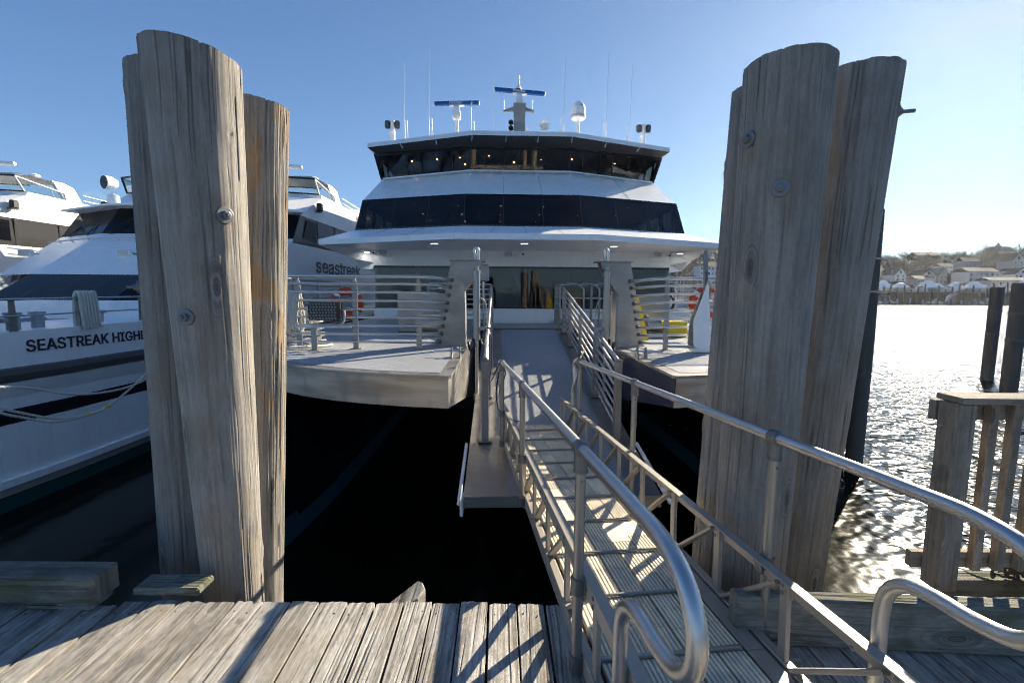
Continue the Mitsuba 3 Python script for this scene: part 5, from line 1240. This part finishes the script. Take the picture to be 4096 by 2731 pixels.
for i, (lab, pts) in enumerate(ropes):
    k = thing('mooring_rope', lab, 'rope')
    put(k, 'line', rope(pts, .0165, 3, 34.0), 'rope_white', True)
    if i == 1:
        for p in (4, 5): c = np.asarray(pts[p], float); put(k, 'yellow_band', tube([c + (0, -.05, .0), c + (0, .05, .0)], .024, 8), 'yellow_paint', 30)

# ------------------------------------------------------------------ far shore: hill, houses, trees, marina
def hill_z(x, y):
    x, y = np.asarray(x, float), np.asarray(y, float)
    t = np.clip((y - 206) / 112, 0, 1); t = t * t * (3 - 2 * t)
    q = np.stack([x * .02, y * .02, np.zeros_like(x)], -1)
    return 1.6 + (24.0 + 5.0 * np.sin(x * .017 + .6) + 3.0 * (meshkit.fbm(q + 5, 3, 2) - .5)) * t + 1.5 * np.clip((y - 201) / 4, 0, 1)


hx = np.linspace(-420, 760, 150); hy = np.concatenate([np.linspace(200, 330, 44), np.linspace(345, 900, 12)])
HX, HY = np.meshgrid(hx, hy); HZ = hill_z(HX, HY)
HZ = np.where(HY > 330, HZ - (HY - 330) * .03, HZ); HZ[0] = -1
idx = np.arange(HX.size).reshape(HX.shape)
f = np.concatenate([np.stack([idx[:-1, :-1], idx[:-1, 1:], idx[1:, 1:]], -1).reshape(-1, 3), np.stack([idx[:-1, :-1], idx[1:, 1:], idx[1:, :-1]], -1).reshape(-1, 3)])
put(struct('hill'), None, M(np.stack([HX, HY, HZ], -1).reshape(-1, 3), f), 'hill_ground', True)


def sticks(segs, rs):
    """three sided prisms"""
    a, b = np.array([s[0] for s in segs]), np.array([s[1] for s in segs]); rs = np.asarray(rs)[:, None]
    d = b - a; d /= np.linalg.norm(d, axis=1, keepdims=True) + 1e-9
    x = np.cross(d, np.where(np.abs(d[:, 2:]) < .9, [[0, 0, 1.0]], [[1.0, 0, 0]])); x /= np.linalg.norm(x, axis=1, keepdims=True); y = np.cross(d, x)
    V = []
    for p, k_ in ((a, 1.0), (b, .45)):
        for q in range(3): V.append(p + rs * k_ * (math.cos(q * 2.094) * x + math.sin(q * 2.094) * y))
    n = len(a); v = np.stack(V, 1).reshape(-1, 3); base = np.arange(n)[:, None] * 6
    t = np.array([[0, 1, 4], [0, 4, 3], [1, 2, 5], [1, 5, 4], [2, 0, 3], [2, 3, 5]])
    return M(v, (base[:, :, None] + t[None]).reshape(-1, 3))


def branching(r, p, h, spread, thick, twigs):
    trunk, crown, rt_, rc_ = [], [], [], []
    top = p + np.array([r.gauss(0, .04) * h, 0, h * .38]); trunk.append((p, top)); rt_.append(thick)
    ends = []
    for i in range(7):
        a = r.uniform(0, 2 * np.pi); e = r.uniform(.5, 1.25)
        q = top + np.array([math.cos(a) * math.cos(e), math.sin(a) * math.cos(e), math.sin(e)]) * h * r.uniform(.25, .42) * np.array([spread, spread, 1])
        st = p + (top - p) * r.uniform(.65, 1); trunk.append((st, q)); rt_.append(thick * .55); ends.append((st, q))
    for i in range(twigs):
        st, q = ends[i % len(ends)]; s = st + (q - st) * r.uniform(.35, 1)
        d = (q - st); d = d / np.linalg.norm(d) + np.array([r.gauss(0, .55), r.gauss(0, .55), r.gauss(.25, .4)])
        e = s + d * h * r.uniform(.08, .20); crown.append((s, e)); rc_.append(r.uniform(.05, .10) * h / 11)
        for _ in range(3): crown.append((s + (e - s) * r.uniform(.3, .9), e + np.array([r.gauss(0, .05), r.gauss(0, .05), r.gauss(.03, .05)]) * h)); rc_.append(r.uniform(.030, .06) * h / 11)
    return sticks(trunk, rt_), sticks(crown, rc_)


rng = random.Random(77)
def visible_x(y): return [rng.uniform(.80 * y, 1.14 * y) if rng.random() < .72 else rng.uniform(.30 * y, .48 * y)]
# the wood on the slope reads as one mass
seg, rad = [], []
for i in range(1700):
    y = rng.uniform(222, 330); x = visible_x(y)[0]; p = np.array([x, y, float(hill_z(x, y)) - .2]); h = rng.uniform(4, 8)
    for q in range(16):
        s = p + np.array([rng.gauss(0, .3), rng.gauss(0, .3), rng.uniform(.1, .6) * h]); e = s + np.array([rng.gauss(0, 1.1), rng.gauss(0, 1.1), rng.uniform(.15, .5) * h]); seg.append((s, e)); rad.append(rng.uniform(.05, .13))
put(struct('woodland', 'stuff', 'bare brown wood and scrub covering the far hillside', 'wood'), None, sticks(seg, rad), 'twig', False)
for i in range(64):
    y = rng.uniform(312, 334); x = (.78 + .37 * (i % 44) / 44) * y + rng.uniform(-2, 2) if i < 44 else (.29 + .19 * (i - 44) / 20) * y
    h = rng.uniform(6.5, 12.5) * (1.25 if i % 7 == 2 else 1)
    tr, cr = branching(rng, np.array([x, y, float(hill_z(x, y)) - .4]), h, rng.uniform(.8, 1.3), .22, 90)
    k = thing('bare_tree', 'leafless tree standing against the sky along the crest of the far hill', 'tree', 'bare trees along the far crest')
    put(k, 'trunk', tr, 'bark', False); put(k, 'crown', cr, 'twig', False)


def conifer(x, y, h, w):
    r = random.Random(int(x * 7)); z = float(hill_z(x, y)) - .3
    k = thing('conifer_tree', 'dark pointed evergreen on the far hill near the right edge', 'tree', 'dark evergreens on the far hill')
    put(k, 'trunk', lathe([(.25, 0), (.05, h * .95)], (x, y, z), 6), 'bark', True)
    v, f = [], []
    for i in range(520):
        t = r.random() ** .8; a = r.uniform(0, 2 * np.pi); L = w * (1 - t) ** .85 * r.uniform(.55, 1.1) + .15; zz = z + h * (.10 + .90 * t)
        c = np.array([x, y, zz]); d = np.array([math.cos(a), math.sin(a), -.25]); s = np.array([-math.sin(a), math.cos(a), 0]) * L * .22
        n = len(v); v += [c + d * L * .2, c + d * L * .7 + s, c + d * L + (0, 0, .1), c + d * L * .7 - s]; f += [[n, n + 1, n + 2], [n, n + 2, n + 3]]
    put(k, 'crown', M(v, f), 'conifer', False)


for x, y, h, w in ((352, 318, 13, 2.4), (362, 316, 16.5, 3.1), (371, 322, 13, 2.5), (388, 320, 12, 2.6), (345, 300, 10, 2.4), (330, 290, 11, 2.5), (272, 296, 9, 2), (300, 300, 8.5, 2), (392, 300, 13, 3), (366, 290, 9, 2.8), (268, 258, 8, 2), (256, 322, 8, 1.6)):
    conifer(x, y, h, w)


def house(label, x, y, w, d, h, rh, wall, floors=2, gable='x', cols=4, zb=None, tower=False, porch=False, group=None, yaw=0.0):
    z = float(hill_z(x, y)) - .4 if zb is None else zb
    k = thing('house', label, 'house', group); R = rotz(yaw)
    def o(name, m, mat, par=None, sm=False): return put(par or k, name, moved(m, R, (x, y, z)), mat, sm)
    o('wall', box((0, 0, h / 2), (w, d, h)), wall)
    e = .4
    if gable == 'x':   # ridge along x
        rf = o('roof', cat([slab([(-w / 2 - e, -d / 2 - e, h - .15), (w / 2 + e, -d / 2 - e, h - .15), (w / 2 + e, 0, h + rh), (-w / 2 - e, 0, h + rh)], (0, 0, .2)), slab([(-w / 2 - e, d / 2 + e, h - .15), (w / 2 + e, d / 2 + e, h - .15), (w / 2 + e, 0, h + rh), (-w / 2 - e, 0, h + rh)], (0, 0, .2))]), 'slate_roof')
    else:
        o('gable', slab([(-w / 2, -d / 2 - .02, h), (w / 2, -d / 2 - .02, h), (0, -d / 2 - .02, h + rh - .1)], (0, .2, 0)), wall)
        rf = o('roof', cat([slab([(s * (w / 2 + e), -d / 2 - e, h - .25), (s * (w / 2 + e), d / 2 + e, h - .25), (0, d / 2 + e, h + rh), (0, -d / 2 - e, h + rh)], (0, 0, .2)) for s in (-1, 1)]), 'slate_roof')
    o('chimney', box((w * .3, .5, h + rh * .8), (.7, .7, 2.0)), 'house_dark', rf)
    for fl in range(floors):
        for c in range(cols):
            wx = -w / 2 + w * (c + .5) / cols; wz = h * (fl + .5) / floors
            kw = o('window', box((wx, -d / 2 - .03, wz), (min(1.0, w / cols * .5), .10, h / floors * .5)), 'house_window')
            o('frame', cat([box((wx + s * (min(1.0, w / cols * .5) / 2 + .08), -d / 2 - .05, wz), (.14, .14, h / floors * .55)) for s in (-1, 1)] + [box((wx, -d / 2 - .05, wz + s * h / floors * .28), (min(1.0, w / cols * .5) + .3, .16, .14)) for s in (-1, 1)]), 'house_white', kw)
    if gable != 'x': o('gable_window', box((0, -d / 2 - .06, h + rh * .35), (w * .16, .1, rh * .4)), 'house_window')
    if tower: o('turret', cat([box((-w * .35, -d * .3, h + 1.5), (2.6, 2.6, 4)), lathe([(2.1, h + 3.4), (0, h + 6.2)], (-w * .35, -d * .3, 0), 4)]), wall)
    if porch:
        for c in range(5): o('column', box((-w / 2 + w * (c + .5) / 5, -d / 2 - 2.0, h * .5), (.28, .28, h)), 'house_white')
        o('porch_roof', box((0, -d / 2 - 1.2, h + .15), (w + .4, 2.6, .25)), 'house_white')
        o('balcony', box((0, -d / 2 - 1.2, h * .5), (w, 2.2, .2)), 'house_white')
    return k


house('white house with a steep front gable left of the others on the far shore', 192.5, 232, 5.4, 8, 3.4, 3.2, 'house_white', 2, 'y', 2, zb=10.8)
house('low pale house with a long roof beside the white gabled one', 200, 226, 8, 7, 2.6, 1.6, 'house_grey', 1, 'x', 4, zb=9.2)
house('tan two storey house with paired gables on the far shore', 206.5, 232, 7.4, 8, 4.2, 3.0, 'house_tan', 2, 'y', 3, zb=9.6)
house('narrow tan house with a pointed gable right of the paired gables', 213.8, 232, 3.6, 8, 4.6, 3.2, 'house_tan', 2, 'y', 2, zb=9.6)
house('wide white house with columns and balconies on the far shore', 233.5, 232, 15.5, 9, 5.2, 2.2, 'house_white', 2, 'x', 6, zb=10.4, porch=True)
house('white house with a broad triangular glazed gable near the right edge', 252.5, 232, 8.0, 9, 3.2, 3.0, 'house_white', 1, 'y', 4, zb=11.6)
house('pale house with a steep gable high at the right edge of the hill', 272, 252, 6.5, 8, 5.5, 4.2, 'house_grey', 2, 'y', 2, zb=17.5)
house('dark shingled mansion with turret on the crest of the far hill', 335, 318, 12.5, 9, 5.0, 3.4, 'house_dark', 2, 'x', 4, zb=29, tower=True)
house('long dark roofed house on the crest behind bare trees', 287, 322, 17, 8, 3.0, 2.0, 'house_dark', 1, 'x', 5, zb=28.5)
house('small white house halfway up the far slope', 233, 250, 6.5, 6, 3.6, 1.6, 'house_white', 2, 'x', 3, zb=16.0)
house('grey house above the columned one on the slope', 258, 262, 9, 7, 3.6, 2.2, 'house_grey', 1, 'x', 4, zb=19.5)
house('blue grey marina shed with a long low roof behind the wrapped boats', 236, 216, 30, 7, 3.4, 1.4, 'house_grey', 1, 'x', 9, zb=7.6)
house('large white building with rows of windows seen under the ferry brow', 101, 236, 13, 8, 7.5, 2.0, 'house_white', 3, 'x', 7, zb=10.5)
house('pale boathouse low on the shore seen between bow rail and piles', 80, 222, 12, 7, 3.5, 2.2, 'house_grey', 1, 'x', 4, zb=4)

# quay, floats, boats
qk = thing('marina_quay', 'dark timber quay along the far shore carrying the wrapped boats', 'quay')
put(qk, 'wall', box((150, 201.5, 1.6), (420, 5, 7.4)), 'pier_dark', False)
put(qk, 'deck', box((150, 200.5, 5.38), (420, 9, .25)), 'house_tan', False)
for z in (3.0, 4.3): put(qk, 'wale', box((150, 198.8, z), (420, .3, .3)), 'bark', False)
rl = [box((165 + i * 2.4, 196.2, 6.0), (.12, .12, 1.1)) for i in range(36)]
put(qk, 'railing', cat([box((208, 196.2, 6.55), (90, .1, .12)), box((208, 196.2, 6.05), (90, .08, .1))] + rl), 'house_grey', False, kind='stuff')
for i in range(30):
    x = 154 + i * 2.9 if i < 26 else 60 + (i - 26) * 8
    k = thing('quay_pile', 'dark pile standing in front of the far quay', 'piling', 'piles along the far quay'); put(k, None, tube([(x, 193.5, -1), (x, 193.5, 6.6 + (i * 37 % 5) * .55)], .26, 8), 'pier_dark', 30)
for i in range(16):
    x = 151 + i * 4.9; k = thing('dock_float', 'low dark float of the landing stage on the far water', 'float', 'floats of the far landing stage')
    put(k, None, box((x, 188.5, .22), (4.6, 2.2, .5), .05), 'pier_dark', 30)
for i in range(12):
    x = 153 + i * 5.3; k = thing('stage_post', 'short post on the far landing stage', 'post', 'posts on the far landing stage'); put(k, None, tube([(x, 188, .2), (x, 188, 2.1 + (i % 3) * .5)], .35, 8), 'house_grey', 30)
gk_ = thing('landing_bridge', 'white sloping footbridge from the far quay to the floats', 'footbridge')
for dz in (0, .9): put(gk_, 'rail', bar((180, 190, 2.0 + dz), (189, 195, 5.4 + dz), .12, .12), 'house_white', False)
put(gk_, 'deck', bar((180, 190, 1.6), (189, 195, 5.0), 1.2, .15), 'house_grey', False)


def wrapped(label, x, y, L, h, zb, mat='shrink_wrap', hull_mat='house_white', yaw=0.0, ridge=.55):
    k = thing('wrapped_boat', label, 'boat'); R = rotz(yaw)
    hl = [[(s * L / 2 * f_, -b, zb + hh) for b, hh in ((0.0, 0.0), (1.3 * g, .9), (1.35 * g, 1.5), (-1.35 * g, 1.5), (-1.3 * g, .9))] for s, f_, g in ((-1, 1, 1), (-1, .3, 1.05), (1, .4, .95), (1, .85, .45), (1, 1.0, .05))]
    put(k, 'hull', moved(loft([[(p[0], p[1], p[2] - zb) for p in s_] for s_ in hl]), R, (x, y, zb)), hull_mat, 25)
    cv = [[(t * L / 2, 1.5 * g, 1.3), (t * L / 2, .9 * g, 1.3 + h * q * .8), (t * L / 2, 0, 1.3 + h * q), (t * L / 2, -.9 * g, 1.3 + h * q * .8), (t * L / 2, -1.5 * g, 1.3)] for t, g, q in ((-1.02, 1, .55), (-.6, 1, 1), (-.05, 1, .97), (.2, 1, .62), (.7, .7, .45), (1.02, .08, .25))]
    put(k, 'cover', moved(loft(cv), R, (x, y, zb)), mat, 25)
    for s in (-.5, .3): put(k, 'cradle', moved(box((s * L, 0, -.4), (.3, 2.2, .9)), R, (x, y, zb)), 'pier_dark', False)


for i, (lab, x, L, h, hm) in enumerate((('white wrapped boat nearest the dark piles at the left of the far quay', 163.5, 7, 3.2, 'house_white'), ('second wrapped boat from the left on the far quay', 171, 7, 2.2, 'house_grey'), ('tall tented wrapped boat with green hull on the far quay', 184, 9, 3.4, 'teal_paint'),
                                        ('wrapped boat with peaked cover right of the green hulled one', 195, 6.5, 2.7, 'house_white'), ('long wrapped boat with flat cover right of the footbridge', 204, 9.5, 3.0, 'house_grey'), ('wrapped boat with sharply rising cover in front of the white columned house', 226, 9, 3.4, 'house_white'), ('low wrapped boat in front of the grey marina shed', 238, 7, 2.0, 'house_white'), ('wrapped boat seen behind the dark piles at the right edge', 252, 8, 2.2, 'house_white'))):
    wrapped(lab, x, 201, L, h, 6.0, hull_mat=hm, yaw=.2 * math.sin(i * 2.3))


def cruiser(label, x, y, L, zb, s=1, group=None):
    k = thing('motor_boat', label, 'boat', group)
    put(k, 'hull', loft([[(x + t * L / 2, y - g * 1.3, zb + 1.0 + .3 * max(t, 0)), (x + t * L / 2, y - g * .9, zb - .2), (x + t * L / 2, y + g * .9, zb - .2), (x + t * L / 2, y + g * 1.3, zb + 1.0 + .3 * max(t, 0))] for t, g in ((-1, 1), (0, 1.05), (.6, .75), (1, .05))]), 'house_white', 25)
    put(k, 'cabin', hull([(x + a * L, y + b, zb + 1.0) for a in (-.25, .22) for b in (-.9, .9)] + [(x + a * L, y + b, zb + 2.0) for a in (-.22, .08) for b in (-.75, .75)]), 'house_white', 25)
    put(k, 'windscreen', box((x - .05 * L, y - .86, zb + 1.6), (L * .22, .12, .4)), 'house_window', False)
    put(k, 'hardtop', cat([box((x - .1 * L, y, zb + 2.7), (L * .3, 1.7, .12)), *[tube([(x + a * L, y + b, zb + 1.9), (x + a * L, y + b, zb + 2.7)], .04, 5) for a in (-.22, .02) for b in (-.7, .7)]]), 'house_white', 25)


for i, x in enumerate((177.5, 189.5, 214, 220, 244)): cruiser('white cabin cruiser standing among the wrapped boats on the far quay', x, 199.5, 6.5, 6.0, group='cabin cruisers on the far quay')
for i in range(14):
    x = 50 + i * 3.9 + rng.uniform(-1, 1); cruiser('small white boat moored low on the water seen through the right bow rails', x, 150 + rng.uniform(-8, 25), 6, .2, group='small boats seen through the bow rails')


def sailboat(label, x, y, h, L, group):
    k = thing('sailboat', label, 'sailboat', group); zb = .15
    put(k, 'hull', loft([[(x + t * L / 2, y - g * 1.2, zb + 1.0 + .2 * abs(t)), (x + t * L / 2, y, zb - .4), (x + t * L / 2, y + g * 1.2, zb + 1.0 + .2 * abs(t))] for t, g in ((-1, .6), (-.3, 1), (.4, .85), (1, .05))]), 'house_white', 25)
    put(k, 'cabin', hull([(x + a * L, y + b, zb + 1.0) for a in (-.2, .2) for b in (-.7, .7)] + [(x + a * L, y + b, zb + 1.5) for a in (-.18, .12) for b in (-.55, .55)]), 'house_white', 25)
    put(k, 'mast', tube([(x + .05 * L, y, zb + 1), (x + .05 * L, y, zb + h)], [.09, .06], 6), 'house_white', 30)
    put(k, 'spreader', cat([box((x + .05 * L, y, zb + h * f_), (.9, .05, .05)) for f_ in (.5, .75)]), 'house_white', False)
    put(k, 'boom', tube([(x + .05 * L, y, zb + 2.2), (x - .36 * L, y, zb + 2.1)], .10, 6), 'house_grey', 30)
    put(k, 'stay', sticks([(np.array([x + .05 * L, y, zb + h]), np.array([x + .48 * L, y, zb + 1.2])), (np.array([x + .05 * L, y, zb + h]), np.array([x - .48 * L, y, zb + 1.2]))], [.015, .015]), 'house_grey', False)


for i in range(26):
    y = 140 + (i * 53 % 50); x = (.305 + .155 * (i + .5) / 26) * y + rng.uniform(-.8, .8)
    sailboat('sailboat with bare pale mast moored behind the right bow rail', x, y, rng.uniform(9.5, 13.5), 8, 'sailboats seen past the ferry')
for i, (x, h) in enumerate(((160.5, 14.5), (181, 13), (199, 12.0), (222, 13.5), (243, 14), (256, 14.5), (226.5, 12.5))):
    sailboat('sailboat with tall thin mast moored in front of the far quay', x, 195, h, 8, 'sailboats along the far quay')

# ------------------------------------------------------------------ thin sea air
scene['haze_air'] = {'type': 'homogeneous', 'albedo': {'type': 'rgb', 'value': [0.89, 0.94, 1.0]}, 'sigma_t': {'type': 'rgb', 'value': [0.00009, 0.00009, 0.00009]}, 'phase': {'type': 'hg', 'g': 0.6}}
k = struct('haze', 'stuff', 'thin bright haze over the harbour', 'haze')
scene[k] = {'type': 'cube', 'to_world': mi.ScalarTransform4f().translate([0, 0, 24.5]).scale([1020, 1020, 26.5]), 'bsdf': {'type': 'null'}, 'interior': {'type': 'ref', 'id': 'haze_air'}}
scene['camera']['medium'] = {'type': 'ref', 'id': 'haze_air'}
